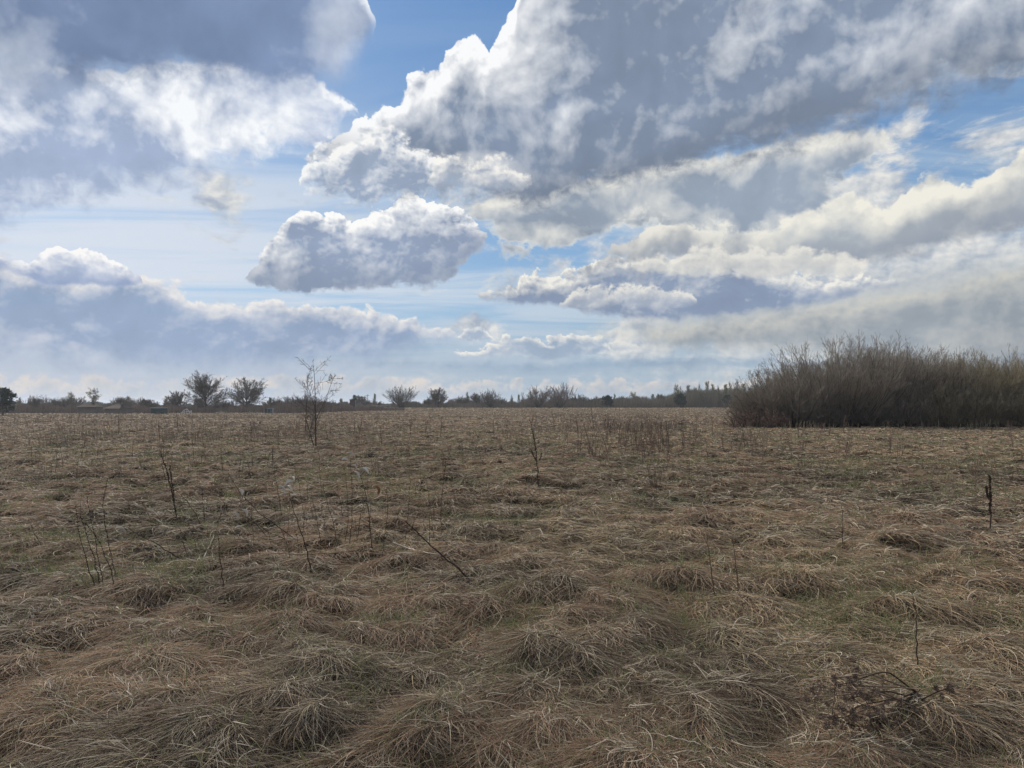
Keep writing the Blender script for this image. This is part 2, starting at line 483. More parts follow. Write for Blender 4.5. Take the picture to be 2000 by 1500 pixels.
def vnoise(x, y, seed=0):
    """smooth value noise, 0..1, on arrays"""
    x = np.asarray(x, float); y = np.asarray(y, float)
    xi = np.floor(x).astype(np.int64); yi = np.floor(y).astype(np.int64)
    fx = x - xi; fy = y - yi
    fx = fx * fx * (3 - 2 * fx); fy = fy * fy * (3 - 2 * fy)

    def h(i, j):
        n = (i * 374761393 + j * 668265263 + seed * 1442695041) & 0xffffffff
        n = ((n ^ (n >> 13)) * 1274126177) & 0xffffffff
        n = (n ^ (n >> 16)) & 0xffffffff
        return n / 4294967295.0
    return ((h(xi, yi) * (1 - fx) + h(xi + 1, yi) * fx) * (1 - fy)
            + (h(xi, yi + 1) * (1 - fx) + h(xi + 1, yi + 1) * fx) * fy)


def fbm(x, y, seed=0, octs=4):
    s = 0.0; a = 0.5; tot = 0.0
    for o in range(octs):
        s = s + a * vnoise(x * 2 ** o + 17.3 * o, y * 2 ** o - 9.1 * o, seed + o)
        tot += a; a *= 0.5
    return s / tot


def base_height(x, y):
    d = np.hypot(x, y)
    big = (fbm(x / 14.0, y / 14.0, 3, 3) - 0.5) * 0.35 * np.clip(d / 12, 0, 1)
    r = np.clip((y - 75.0) / 130.0, 0, 1)
    m = np.clip((x / np.maximum(y, 1.0) + 0.30) / 0.12, 0, 1)      # the field swells towards the middle and right far edge
    rise = 0.80 * r * r * (3 - 2 * r) * m * m * (3 - 2 * m)
    return big * np.clip(1.2 - d / 400.0, 0, 1) + rise


def flat_hit(px, py):
    d = ray_dir(px, py)
    t = EYE / max(1e-4, -d[2])
    return d[0] * t, d[1] * t


# tussocks: jittered mounds everywhere, and the ones the photograph shows in the foreground
MOUNDS = []   # x, y, radius, height, ellipse stretch, ellipse angle


def mound_px(px, py, r, h, st=1.5, ang=0.3):
    x, y = flat_hit(px, py + 0)
    MOUNDS.append((x, y, r, h, st, ang))


for m_ in [(1045, 1190, 0.42, 0.26, 1.5, 0.1), (620, 1180, 0.52, 0.24, 1.9, 0.15), (900, 1430, 0.30, 0.17, 1.2, 0.2), (1040, 1300, 0.36, 0.20, 1.5, -0.2),
           (270, 1185, 0.42, 0.17, 1.6, 0.0), (160, 1320, 0.34, 0.16, 1.6, 0.1), (560, 1240, 0.30, 0.17, 1.3, -0.3), (330, 1330, 0.36, 0.13, 1.9, 0.7),
           (90, 1075, 0.55, 0.17, 2.0, 0.1), (930, 1105, 0.45, 0.16, 1.6, 0.0), (1230, 1075, 0.55, 0.20, 1.6, 0.0), (1000, 985, 0.6, 0.22, 1.7, 0.1),
           (1330, 1160, 0.36, 0.13, 1.6, 0.0), (1420, 1250, 0.32, 0.13, 1.3, 0.0), (1290, 1370, 0.30, 0.14, 1.4, -0.4), (1100, 1450, 0.3, 0.12, 1.4, -0.4),
           (1600, 1290, 0.38, 0.13, 1.4, 0.0), (1480, 1085, 0.4, 0.14, 1.4, 0.0), (700, 1330, 0.35, 0.12, 1.8, 0.3), (450, 1420, 0.36, 0.12, 1.8, 0.4),
           (120, 1440, 0.45, 0.13, 2.0, 0.5), (1800, 1400, 0.34, 0.10, 1.3, 0.2), (1900, 1330, 0.34, 0.12, 1.4, 0.0), (430, 1010, 0.5, 0.18, 1.5, 0.0),
           (1140, 1010, 0.4, 0.14, 1.5, 0.0), (60, 1240, 0.4, 0.15, 1.6, 0.1), (820, 1240, 0.34, 0.10, 1.8, 0.2), (1290, 960, 0.5, 0.12, 1.8, 0.0)]:
    m_ = (m_[0], m_[1], m_[2] * 0.72, m_[3] * 0.55, m_[4], m_[5])
    mound_px(*m_)
HAND = list(MOUNDS)
cell = 0.58
for i in range(-105, 105):
    for j in range(3, 150):
        x = (i + rng.uniform(0.05, 0.95)) * cell
        y = (j + rng.uniform(0.05, 0.95)) * cell
        if abs(x) > y * 0.95 + 3.0:
            continue
        if any((x - q[0]) ** 2 + (y - q[1]) ** 2 < (q[2] * 1.2) ** 2 for q in HAND):
            continue
        s = rng.uniform(0, 1)
        MOUNDS.append((x, y, rng.uniform(0.12, 0.30) * (1 + y * 0.008), (0.02 + 0.075 * s * s) * (1 + min(1, y / 40) * 0.3), rng.uniform(1.2, 2.2), rng.uniform(-0.5, 0.7)))

# heights on a regular grid (5 cm) so that blades and stalks can look them up
GX0, GX1, GY0, GY1, GS = -64.0, 64.0, -2.0, 90.0, 0.05
gx = np.arange(GX0, GX1, GS); gy = np.arange(GY0, GY1, GS)
HG = np.zeros((len(gy), len(gx)), np.float32)
for (mx, my, mr, mh, st, an) in MOUNDS:
    R = mr * st * 2.1
    i0, i1 = int((mx - R - GX0) / GS), int((mx + R - GX0) / GS)
    j0, j1 = int((my - R - GY0) / GS), int((my + R - GY0) / GS)
    i0, j0 = max(i0, 0), max(j0, 0)
    if i1 <= i0 or j1 <= j0 or i0 >= len(gx) or j0 >= len(gy):
        continue
    X = gx[i0:i1][None, :] - mx; Y = gy[j0:j1][:, None] - my
    ca, sa = math.cos(an), math.sin(an)
    a_ = (X * ca + Y * sa) / (mr * st); b_ = (-X * sa + Y * ca) / mr
    q = a_ * a_ + b_ * b_
    HG[j0:j1, i0:i1] = np.maximum(HG[j0:j1, i0:i1], (mh * np.exp(-q * 1.3) * (1 + 0.0 * q)).astype(np.float32))
XX = gx[None, ::2]; YY = gy[::2, None]
w1 = fbm(XX * 0.8, YY * 0.8, 41, 2) * 1.6
ridge = 1 - np.abs(2 * fbm(XX * 1.15 + w1, YY * 1.9 - w1 * 0.7, 43, 3) - 1) * 2.4
lump = (0.125 * np.clip(ridge, 0, 1) ** 1.6 * (0.4 + 1.0 * fbm(XX * 0.5, YY * 0.5, 47, 2))).astype(np.float32)
lump += (0.09 * np.clip(fbm(XX * 2.1, YY * 2.6, 49, 2) - 0.5, 0, 1) * 2).astype(np.float32)
HG += np.repeat(np.repeat(lump, 2, 0), 2, 1)[:HG.shape[0], :HG.shape[1]]
rough = ((fbm(gx[None, ::2] * 2.6, gy[::2, None] * 2.6, 21, 3) - 0.5) * 0.11).astype(np.float32)
HG += np.repeat(np.repeat(rough, 2, 0), 2, 1)[:HG.shape[0], :HG.shape[1]]


def height(x, y):
    x = np.asarray(x, float); y = np.asarray(y, float)
    fx = np.clip((x - GX0) / GS, 0, HG.shape[1] - 2.001); fy = np.clip((y - GY0) / GS, 0, HG.shape[0] - 2.001)
    i = fx.astype(int); j = fy.astype(int); fx = fx - i; fy = fy - j
    z = (HG[j, i] * (1 - fx) + HG[j, i + 1] * fx) * (1 - fy) + (HG[j + 1, i] * (1 - fx) + HG[j + 1, i + 1] * fx) * fy
    edge = np.clip(np.minimum(np.minimum(x - GX0, GX1 - x), np.minimum(y - GY0, GY1 - y)) / 6.0, 0, 1)
    return z * edge + base_height(x, y)


def spot_on_ground(px, py):
    """where the line of sight through a spot of the photograph meets the ground"""
    d = ray_dir(px, py)
    z = 0.0
    for _ in range(12):
        t = (EYE - z) / max(1e-4, -d[2])
        x, y = d[0] * t, d[1] * t
        z = 0.5 * z + 0.5 * float(height(x, y))
    return x, y, float(height(x, y))


def at_distance(px, py, y):
    """world point on the line of sight, y metres ahead"""
    d = ray_dir(px, py)
    t = y / d[1]
    return np.array([d[0] * t, y, EYE + d[2] * t])


# ------------------------------------------------------------------ the ground sheet (polar grid, fine in front, to the horizon)
rad = [0.0, 0.6, 1.1, 1.5]
while rad[-1] < 3000:
    r = rad[-1]
    rad.append(r + max(0.05, r * (0.012 if r < 90 else 0.05)))
rad = np.array(rad[1:])
ang = np.concatenate([np.linspace(-180, -46, 60, endpoint=False), np.linspace(-46, 46, 760), np.linspace(46, 180, 60)[1:-1]])
A, Rr = np.meshgrid(np.radians(ang), rad)
gxv = Rr * np.sin(A); gyv = Rr * np.cos(A)
gzv = height(gxv, gyv)
nr, na = gxv.shape
verts = np.stack([gxv, gyv, gzv], -1).reshape(-1, 3)
verts = np.vstack([verts, [[0, 0, 0]]])
ii, jj = np.meshgrid(np.arange(nr - 1), np.arange(na), indexing='ij')
j2 = (jj + 1) % na
quads = np.stack([ii * na + jj, (ii + 1) * na + jj, (ii + 1) * na + j2, ii * na + j2], -1).reshape(-1, 4)
me = bpy.data.meshes.new('ground')
faces = quads.tolist() + [[len(verts) - 1, k, (k + 1) % na] for k in range(na)]
me.from_pydata(verts.tolist(), [], faces)
me.polygons.foreach_set('use_smooth', np.ones(len(me.polygons), bool))
ground = link('ground', me)
tag(ground, kind='structure')

gm = bpy.data.materials.new('dry_meadow_soil')
gm.use_nodes = True
t = gm.node_tree
bs = t.nodes['Principled BSDF']
bs.inputs['Roughness'].default_value = 1.0
bs.inputs['Specular IOR Level'].default_value = 0.0
geo = t.nodes.new('ShaderNodeNewGeometry')


def tn(scale, detail, vec=None, mulv=None, rough_=0.6):
    n = t.nodes.new('ShaderNodeTexNoise')
    n.inputs['Scale'].default_value = scale
    n.inputs['Detail'].default_value = detail
    n.inputs['Roughness'].default_value = rough_
    if mulv:
        v = t.nodes.new('ShaderNodeVectorMath'); v.operation = 'MULTIPLY'
        t.links.new(geo.outputs['Position'], v.inputs[0]); v.inputs[1].default_value = mulv
        t.links.new(v.outputs[0], n.inputs['Vector'])
    else:
        t.links.new(geo.outputs['Position'], n.inputs['Vector'])
    return n.outputs['Fac']


def tmr(x, a, b, c=0.0, d=1.0):
    n = t.nodes.new('ShaderNodeMapRange'); n.clamp = True
    t.links.new(x, n.inputs['Value'])
    for k_, v_ in (('From Min', a), ('From Max', b), ('To Min', c), ('To Max', d)):
        n.inputs[k_].default_value = v_
    return n.outputs[0]


def tmix(f, a, b):
    n = t.nodes.new('ShaderNodeMix'); n.data_type = 'RGBA'
    if isinstance(f, float): n.inputs[0].default_value = f
    else: t.links.new(f, n.inputs[0])
    for s_, v_ in ((n.inputs[6], a), (n.inputs[7], b)):
        if isinstance(v_, tuple): s_.default_value = v_ + (1,)
        else: t.links.new(v_, s_)
    return n.outputs[2]


blade = tmr(tn(22.0, 6.0, rough_=0.75), 0.35, 0.68)
patch = tmr(tn(0.35, 5.0), 0.38, 0.62)
patch2 = tmr(tn(0.07, 4.0), 0.40, 0.60)
green = tmr(tn(0.22, 5.0), 0.56, 0.70)
straw = tmix(patch, (0.185, 0.140, 0.098), (0.24, 0.185, 0.125))
straw = tmix(patch2, straw, (0.150, 0.118, 0.088))
straw = tmix(green, straw, (0.085, 0.098, 0.045))
dark = tmix(patch, (0.050, 0.038, 0.028), (0.062, 0.050, 0.032))
camd = t.nodes.new('ShaderNodeVectorMath'); camd.operation = 'LENGTH'
t.links.new(geo.outputs['Position'], camd.inputs[0])
far_f = tmr(camd.outputs['Value'], 25.0, 120.0)        # the thatch of blades thins out with distance and the sheet shows
col = tmix(blade, dark, straw)
col = tmix(far_f, tmix(0.65, col, (0.055, 0.045, 0.030)), col)
t.links.new(col, bs.inputs['Base Color'])
bmp = t.nodes.new('ShaderNodeBump')
bmp.inputs['Strength'].default_value = 1.0
bmp.inputs['Distance'].default_value = 0.05
t.links.new(tn(14.0, 6.0, rough_=0.75), bmp.inputs['Height'])
t.links.new(bmp.outputs[0], bs.inputs['Normal'])
me.materials.append(gm)


# ------------------------------------------------------------------ strands (grass blades, twigs) as hair curves
def strands(name, pts, radius, tint, material, parent=None, loc=None):
    """pts (n,k,3), radius (n,k), tint (n,3)"""
    n, k, _ = pts.shape
    c = bpy.data.hair_curves.new(name)
    c.add_curves([k] * n)
    c.attributes['position'].data.foreach_set('vector', pts.astype(np.float32).ravel())
    a = c.attributes.new('radius', 'FLOAT', 'POINT')
    a.data.foreach_set('value', np.broadcast_to(radius, (n, k)).astype(np.float32).ravel())
    if tint is not None:
        a = c.attributes.new('tint', 'FLOAT_VECTOR', 'CURVE')
        a.data.foreach_set('vector', tint.astype(np.float32).ravel())
    c.materials.append(material)
    return link(name, c, parent, loc)


def flow(x, y):
    """which way the thatch lies: combed down to the left in the left half, to the right on the right"""
    side = np.clip(x / (0.25 * y + 1.0), -1, 1)
    base = np.where(side < 0.1, math.radians(205), math.radians(-35))
    base = math.radians(265) + side * math.radians(60)
    return base + (fbm(x * 0.8, y * 0.8, 31, 3) - 0.5) * 4.6 + (fbm(x * 4.2, y * 4.2, 33, 2) - 0.5) * 3.2


PAL = np.array([[0.260, 0.168, 0.106], [0.385, 0.292, 0.176], [0.290, 0.240, 0.168], [0.095, 0.064, 0.042], [0.470, 0.410, 0.290]])


def thatch(n, d0, d1, k=7, seed=1, lenr=(0.16, 0.42)):
    g = np.random.default_rng(seed)
    d = np.exp(g.uniform(math.log(d0), math.log(d1), n))
    az = np.radians(g.uniform(-41, 41, n))
    x = d * np.sin(az); y = d * np.cos(az)
    # hollows between the tussocks carry less thatch
    hm_ = height(x, y) - base_height(x, y)
    keep = g.random(n) < np.clip(0.14 + 7.0 * (hm_ + 0.0) + 1.6 * (fbm(x * 2.2, y * 2.2, 81, 2) - 0.5), 0.10, 1.0)
    x, y, d = x[keep], y[keep], d[keep]; n = len(x)
    th = flow(x, y) + g.normal(0, 0.34, n) + np.where(g.random(n) < 0.20, g.normal(0, 1.6, n), 0)
    L = g.uniform(lenr[0], lenr[1], n) * g.uniform(0.35, 1.1, n) * (1 + 0.3 * np.clip(d / 40, 0, 1))
    curl = g.normal(0, 1.2, n)
    upr = np.clip(g.normal(0.42, 0.22, n), 0.02, 1.0) * (0.5 + 0.9 * fbm(x * 1.3, y * 1.3, 51, 2))
    pts = np.zeros((n, k, 3))
    z = height(x, y) + g.uniform(-0.02, 0.02, n)
    pts[:, 0] = np.stack([x, y, z], -1)
    seg = L / (k - 1)
    ele = upr * 1.0
    for s in range(1, k):
        f = s / (k - 1)
        th = th + curl / (k - 1) * (0.4 + f)
        e = ele * (1 - f * 1.9)
        e = np.clip(e, -1.25, 1.4)
        x = x + np.cos(th) * np.cos(e) * seg
        y = y + np.sin(th) * np.cos(e) * seg
        z = z + np.sin(e) * seg
        h = height(x, y) + 0.006 + 0.03 * g.random(n) * (1 - f * 0.5)
        z = np.maximum(z, h)
        z = np.minimum(z, h + 0.14 + 0.05 * (1 - f))
        pts[:, s] = np.stack([x, y, z], -1)
    r0 = np.maximum(0.0009, 0.00022 * d) * g.uniform(0.6, 1.5, n)
    prof = np.array([0.9, 1.0, 1.0, 0.95, 0.8, 0.55, 0.15])
    prof = np.interp(np.linspace(0, 1, k), np.linspace(0, 1, 7), prof)
    rad_ = r0[:, None] * prof[None]
    x0, y0 = pts[:, 0, 0], pts[:, 0, 1]
    p1 = fbm(x0 * 0.9, y0 * 0.9, 61, 3); p2 = fbm(x0 * 0.35, y0 * 0.35, 67, 3)
    w = np.stack([np.clip((p1 - 0.45) * 5 + 0.5, 0.05, 1) * 1.1, np.clip((p2 - 0.5) * 4 + 0.45 + x0 / (np.abs(y0) + 1) * 0.35, 0.1, 1.2),
                  np.full(n, 0.45), np.clip((0.5 - p1) * 4 + 0.45, 0.10, 1) * 0.8, np.full(n, 0.10)], -1)
    w = w / w.sum(1, keepdims=True)
    pick = (g.random(n)[:, None] > np.cumsum(w, 1)).sum(1).clip(0, 4)
    tint = PAL[pick] * (g.uniform(0.55, 1.45, n) * (0.70 + 0.6 * fbm(x0 * 2.0, y0 * 2.0, 91, 3)))[:, None]
    return pts, rad_, tint


def green_blades(n, d0, d1, k=5, seed=5):
    g = np.random.default_rng(seed)
    m = n * 5
    d = np.exp(g.uniform(math.log(d0), math.log(d1), m))
    az = np.radians(g.uniform(-41, 41, m))
    x = d * np.sin(az); y = d * np.cos(az)
    p = 0.6 * fbm(x * 0.5, y * 0.5, 71, 3) + 0.65 * fbm(x * 2.2, y * 2.2, 73, 3) + np.clip(x / (y + 1), -0.3, 0.6) * 0.05
    keep = np.where(g.random(m) < np.clip((p - 0.635) * 4.2, 0.08, 0.70) * np.where(d < 12, 1.0, 0.8))[0][:n]
    x, y, d = x[keep], y[keep], d[keep]; n = len(x)
    th = g.uniform(0, 2 * math.pi, n)
    L = g.uniform(0.06, 0.20, n) * (1 + 0.3 * np.clip(d / 30, 0, 1))
    e = g.uniform(0.7, 1.45, n)
    z = height(x, y) + 0.01
    pts = np.zeros((n, k, 3)); pts[:, 0] = np.stack([x, y, z], -1)
    for s in range(1, k):
        e2 = e - s / (k - 1) * g.uniform(0.1, 0.8, n)
        x = x + np.cos(th) * np.cos(e2) * L / (k - 1)
        y = y + np.sin(th) * np.cos(e2) * L / (k - 1)
        z = z + np.sin(e2) * L / (k - 1)
        pts[:, s] = np.stack([x, y, z], -1)
    r0 = np.maximum(0.0013, 0.00030 * d) * g.uniform(0.7, 1.3, n)
    tint = np.array([[0.110, 0.120, 0.058]]) * g.uniform(0.7, 1.5, n)[:, None] * np.array([[1, 1, 1]]) + g.uniform(0, 0.05, n)[:, None] * np.array([[1, 0.8, 0.2]])
    return pts, r0[:, None] * np.interp(np.linspace(0, 1, k), [0, 0.5, 1], [1, 0.9, 0.15])[None], tint


straw_mat = mat('dry_grass_blade', (0.2, 0.15, 0.1), rough=0.65, spec=0.25, attr='tint', translucent=0.18)
green_mat = mat('fresh_grass_blade', (0.08, 0.12, 0.03), rough=0.5, spec=0.3, attr='tint', translucent=0.3)
NG = float(globals().get('GRASS_SCALE', 1.0))
o = strands('dry_grass', *thatch(int(1150000 * NG), 2.2, 11.0, 8, 1), straw_mat); tag(o, kind='stuff')
o = strands('dry_grass', *thatch(int(700000 * NG), 10.0, 75.0, 6, 2, (0.2, 0.45)), straw_mat); tag(o, kind='stuff')
o = strands('dry_grass', *thatch(int(170000 * NG), 60.0, 235.0, 5, 3, (0.3, 0.55)), straw_mat); tag(o, kind='stuff')
# loose broad blades, bleached pale, that stick out of the mat
def loose(n, seed):
    p, r, t_ = thatch(n, 2.3, 16.0, 8, seed, (0.10, 0.26))
    g = np.random.default_rng(seed)
    lift = np.linspace(0, 1, 8)[None] ** 1.3 * g.uniform(0.0, 0.07, (len(p), 1))
    p[..., 2] += 0.01 + lift
    t_ = np.array([[0.50, 0.43, 0.33]]) * g.uniform(0.6, 1.2, (len(p), 1))
    return p, r * 1.7, t_
o = strands('bleached_grass', *loose(int(15000 * NG), 9), straw_mat); tag(o, kind='stuff')
o = strands('fresh_grass', *green_blades(int(62000 * NG), 2.2, 50.0), green_mat); tag(o, kind='stuff')

# ------------------------------------------------------------------ bare trees, shrubs and pines
def _unit(v):
    return v / np.maximum(1e-9, np.linalg.norm(v, axis=-1, keepdims=True))


def shoots(g, start, direc, length, r0, k, up=0.3, wob=0.2, taper=0.35, droop=0.0):
    """n bending shoots of k points from start points"""
    n = len(start)
    pts = np.zeros((n, k, 3)); pts[:, 0] = start
    d = _unit(direc)
    for s in range(1, k):
        f = s / (k - 1)
        d = d + np.array([0, 0, 1.0]) * (up - droop * f) / (k - 1) + g.normal(0, wob, (n, 3)) / math.sqrt(k - 1)
        d = _unit(d)
        pts[:, s] = pts[:, s - 1] + d * (length / (k - 1))[:, None]
    r = r0[:, None] * np.linspace(1, taper, k)[None]
    return pts, r


def spawn(g, P, R, m, t0=0.25, t1=1.0, angle=40, alen=0.55, k=5, up=0.3, wob=0.2, rr=0.55, taper=0.3, droop=0.0, fall=0.5, aj=10):
    n, kp, _ = P.shape
    t = g.uniform(t0, t1, (n, m)) * (kp - 1) * 0.999
    i = t.astype(int); f = (t - i)[..., None]
    a = P[np.arange(n)[:, None], i]; b = P[np.arange(n)[:, None], i + 1]
    pos = a * (1 - f) + b * f
    tan = _unit(b - a)
    rad_ = R[np.arange(n)[:, None], i]
    rnd = _unit(g.normal(0, 1, (n, m, 3)))
    side = _unit(np.cross(tan, rnd))
    ang = np.radians(g.normal(angle, aj, (n, m)))[..., None]
    d = tan * np.cos(ang) + side * np.sin(ang)
    plen = np.linalg.norm(np.diff(P, axis=1), axis=2).sum(1)[:, None]
    tt = t / (kp - 1)
    L = plen * alen * (1 - fall * tt) * g.uniform(0.7, 1.25, (n, m))
    return shoots(g, pos.reshape(-1, 3), d.reshape(-1, 3), L.ravel(), (rad_ * rr).ravel(), k, up, wob, taper, droop)


def tubes(sets, sides=6):
    """one mesh of tapering tubes from [(pts, radii), ...]"""
    V, Fq, off = [], [], 0
    for P, R in sets:
        n, k, _ = P.shape
        T = np.zeros_like(P)
        T[:, 1:-1] = P[:, 2:] - P[:, :-2]; T[:, 0] = P[:, 1] - P[:, 0]; T[:, -1] = P[:, -1] - P[:, -2]
        T = _unit(T)
        ref = np.where(np.abs(T[..., 2:3]) > 0.9, np.array([1.0, 0, 0]), np.array([0, 0, 1.0]))
        X = _unit(np.cross(T, ref)); Y = np.cross(T, X)
        th = np.linspace(0, 2 * math.pi, sides, endpoint=False)
        ring = P[:, :, None] + R[:, :, None, None] * (np.cos(th)[:, None] * X[:, :, None] + np.sin(th)[:, None] * Y[:, :, None])
        V.append(ring.reshape(-1, 3))
        b = (np.arange(n)[:, None, None] * k + np.arange(k - 1)[None, :, None]) * sides + off
        s = np.arange(sides)[None, None]; s2 = (s + 1) % sides
        Fq.append(np.stack([b + s, b + s2, b + sides + s2, b + sides + s], -1).reshape(-1, 4))
        off += n * k * sides
    me = bpy.data.meshes.new('tubes')
    me.from_pydata(np.vstack(V).tolist(), [], np.vstack(Fq).tolist())
    me.polygons.foreach_set('use_smooth', np.ones(len(me.polygons), bool))
    return me


bark = mat('grey_brown_bark', (0.075, 0.062, 0.050), var=0.35, scale=6, bump=0.3)
twig_mat = mat('bare_twig', (0.1, 0.08, 0.06), rough=0.85, attr='tint')
needle_mat = mat('pine_needles', (0.022, 0.040, 0.026), rough=0.6, spec=0.2, var=0.45, scale=3)

KINDS_T = {}


def template(kind, seed):
    """limbs, twigs for a plant one unit tall, rooted at the origin"""
    key = (kind, seed)
    if key in KINDS_T:
        return KINDS_T[key]
    g = np.random.default_rng(seed * 101 + sum(map(ord, kind)))
    z0 = np.zeros((1, 3))
    base = (0.140, 0.118, 0.098)
    if kind == 'round':
        t0 = shoots(g, z0, np.array([[g.normal(0, 0.04), 0, 1]]), np.array([0.42]), np.array([0.022]), 6, 0.3, 0.06, 0.5)
        n = 38                       # limbs radiating into a ball-shaped crown
        f = g.uniform(0.28, 0.98, n)
        P0, R0 = t0[0][0], t0[1][0]
        st = np.stack([np.interp(f * 5, range(6), P0[:, c]) for c in range(3)], -1)
        th = g.uniform(0, 2 * math.pi, n); el = np.radians(np.clip(12 + 78 * (f ** 1.2) * g.uniform(0.6, 1.15, n), 8, 88))
        d = np.stack([np.cos(th) * np.cos(el), np.sin(th) * np.cos(el), np.sin(el)], -1)
        L = (0.56 + 0.02 * np.sin(el)) * g.uniform(0.85, 1.1, n)
        l1 = shoots(g, st, d, L, np.full(n, 0.0065), 7, 0.18, 0.13, 0.3)
        l2 = spawn(g, *l1, 13, 0.12, 1.0, 30, 0.42, 5, 0.25, 0.18, 0.5, 0.4, fall=0.55)
        l3 = spawn(g, *l2, 6, 0.15, 1.0, 30, 0.5, 4, 0.2, 0.2, 0.55, 0.4)
        l4 = spawn(g, *l3, 2, 0.3, 1.0, 30, 0.55, 3, 0.1, 0.2, 0.7, 0.5)
        limbs, twigs = [t0, l1], [l2, l3, l4]
    elif kind == 'bush':
        n = 46
        th = g.uniform(0, 2 * math.pi, n); q = np.sqrt(g.uniform(0, 1, n)) * 1.35
        d = np.stack([np.cos(th) * q, np.sin(th) * q, np.full(n, 1.0)], -1)
        s0 = np.stack([g.normal(0, 0.04, n), g.normal(0, 0.04, n), np.zeros(n)], -1)
        t0 = shoots(g, s0, d, g.uniform(0.7, 1.0, n), np.full(n, 0.0065), 7, 0.38, 0.14, 0.35)
        l1 = spawn(g, *t0, 10, 0.2, 1.0, 27, 0.38, 5, 0.3, 0.18, 0.55, 0.35)
        l2 = spawn(g, *l1, 5, 0.2, 1.0, 28, 0.5, 4, 0.2, 0.2, 0.6, 0.4)
        limbs, twigs = [t0], [l1, l2]
    elif kind == 'upright':
        t0 = shoots(g, z0, np.array([[g.normal(0, 0.04), 0, 1]]), np.array([0.97]), np.array([0.016]), 9, 0.2, 0.06, 0.15)
        l1 = spawn(g, *t0, 44, 0.14, 0.97, 34, 0.40, 6, 0.5, 0.15, 0.4, 0.3, fall=0.66)
        l2 = spawn(g, *l1, 8, 0.2, 1.0, 32, 0.5, 4, 0.2, 0.2, 0.5, 0.4)
        l3 = spawn(g, *l2, 4, 0.2, 1.0, 30, 0.55, 3, 0.1, 0.2, 0.7, 0.4)
        limbs, twigs = [t0], [l1, l2, l3]
        base = (0.19, 0.18, 0.12)
    elif kind == 'weeping':
        t0 = shoots(g, z0, np.array([[0.12, 0, 1]]), np.array([0.85]), np.array([0.02]), 8, 0.1, 0.10, 0.2)
        l1 = spawn(g, *t0, 20, 0.35, 0.97, 48, 0.50, 7, 0.25, 0.15, 0.4, 0.3, fall=0.4, droop=0.5)
        l2 = spawn(g, *l1, 12, 0.25, 1.0, 30, 0.45, 5, 0.0, 0.15, 0.5, 0.4, droop=1.6)
        l3 = spawn(g, *l2, 5, 0.2, 1.0, 30, 0.7, 4, -0.3, 0.15, 0.7, 0.5, droop=1.8)
        limbs, twigs = [t0], [l1, l2, l3]
        base = (0.22, 0.21, 0.15)
    elif kind == 'willow':
        n = 170
        th = g.uniform(0, 2 * math.pi, n); q = np.sqrt(g.uniform(0, 1, n)) * 1.75
        d = np.stack([np.cos(th) * q, np.sin(th) * q, np.full(n, 1.0)], -1)
        s0 = np.stack([np.cos(th) * q * 0.16, np.sin(th) * q * 0.16, np.zeros(n)], -1)
        t0 = shoots(g, s0, d, g.uniform(0.72, 1.0, n) * (1.0 - 0.20 * (q / 1.75) ** 2), np.full(n, 0.0034), 9, 0.45, 0.10, 0.35)
        l1 = spawn(g, *t0, 13, 0.15, 0.97, 26, 0.34, 5, 0.35, 0.18, 0.6, 0.35, fall=0.45)
        l2 = spawn(g, *l1, 7, 0.15, 1.0, 24, 0.5, 4, 0.3, 0.16, 0.62, 0.4, fall=0.4)
        l2b = spawn(g, *l2, 2, 0.3, 1.0, 26, 0.5, 3, 0.2, 0.18, 0.8, 0.5)
        limbs, twigs = [t0], [l1, l2, l2b]
        base = (0.150, 0.130, 0.095)
    elif kind == 'sapling':
        s0 = np.array([[0.0, 0, 0], [-0.01, 0, 0.0], [-0.15, 0.01, 0.22], [0.0, 0, 0.36], [-0.09, -0.02, 0.13], [0.0, 0.0, 0.45]])
        d = np.array([[-0.02, 0, 1.0], [-0.52, 0.1, 1.0], [0.02, -0.05, 1.0], [0.60, 0.05, 1.0], [0.12, 0.3, 1.0], [-0.35, -0.3, 1.0]])
        t0 = shoots(g, s0, d, np.array([0.98, 0.46, 0.66, 0.56, 0.45, 0.40]), np.array([0.0125, 0.010, 0.0060, 0.0052, 0.0056, 0.004]), 9, 0.16, 0.08, 0.16)
        l1 = spawn(g, *t0, 13, 0.20, 0.97, 54, 0.46, 7, 0.22, 0.14, 0.42, 0.35, fall=0.50, aj=16)
        l2 = spawn(g, *l1, 8, 0.12, 1.0, 52, 0.32, 4, 0.15, 0.25, 0.6, 0.45, aj=18)
        limbs, twigs = [t0], [l1, l2]
        base = (0.130, 0.105, 0.085)
    elif kind == 'thorn':        # knee-high wiry shrub
        n = 14
        d = np.stack([g.normal(0, 0.40, n), g.normal(0, 0.40, n), np.full(n, 1.0)], -1)
        t0 = shoots(g, np.repeat(z0, n, 0) + g.normal(0, 0.03, (n, 3)) * [1, 1, 0], d, g.uniform(0.6, 1.0, n), np.full(n, 0.010), 6, 0.15, 0.25, 0.4)
        l1 = spawn(g, *t0, 7, 0.2, 1.0, 40, 0.35, 4, 0.2, 0.3, 0.6, 0.4)
        l2 = spawn(g, *l1, 3, 0.2, 1.0, 40, 0.5, 3, 0.1, 0.3, 0.7, 0.5)
        limbs, twigs = [t0], [l1, l2]
        base = (0.135, 0.088, 0.068)
    # crowns are made exactly one unit tall
    top = max(P[..., 2].max() for P, R in limbs + twigs)
    s = 1.0 / top
    limbs = [(P * s, R * s) for P, R in limbs]; twigs = [(P * s, R * s) for P, R in twigs]
    for P, R in twigs:
        P[..., 2] = np.maximum(P[..., 2], 0.01)
    K = 5
    allp, allr, tint = [], [], []
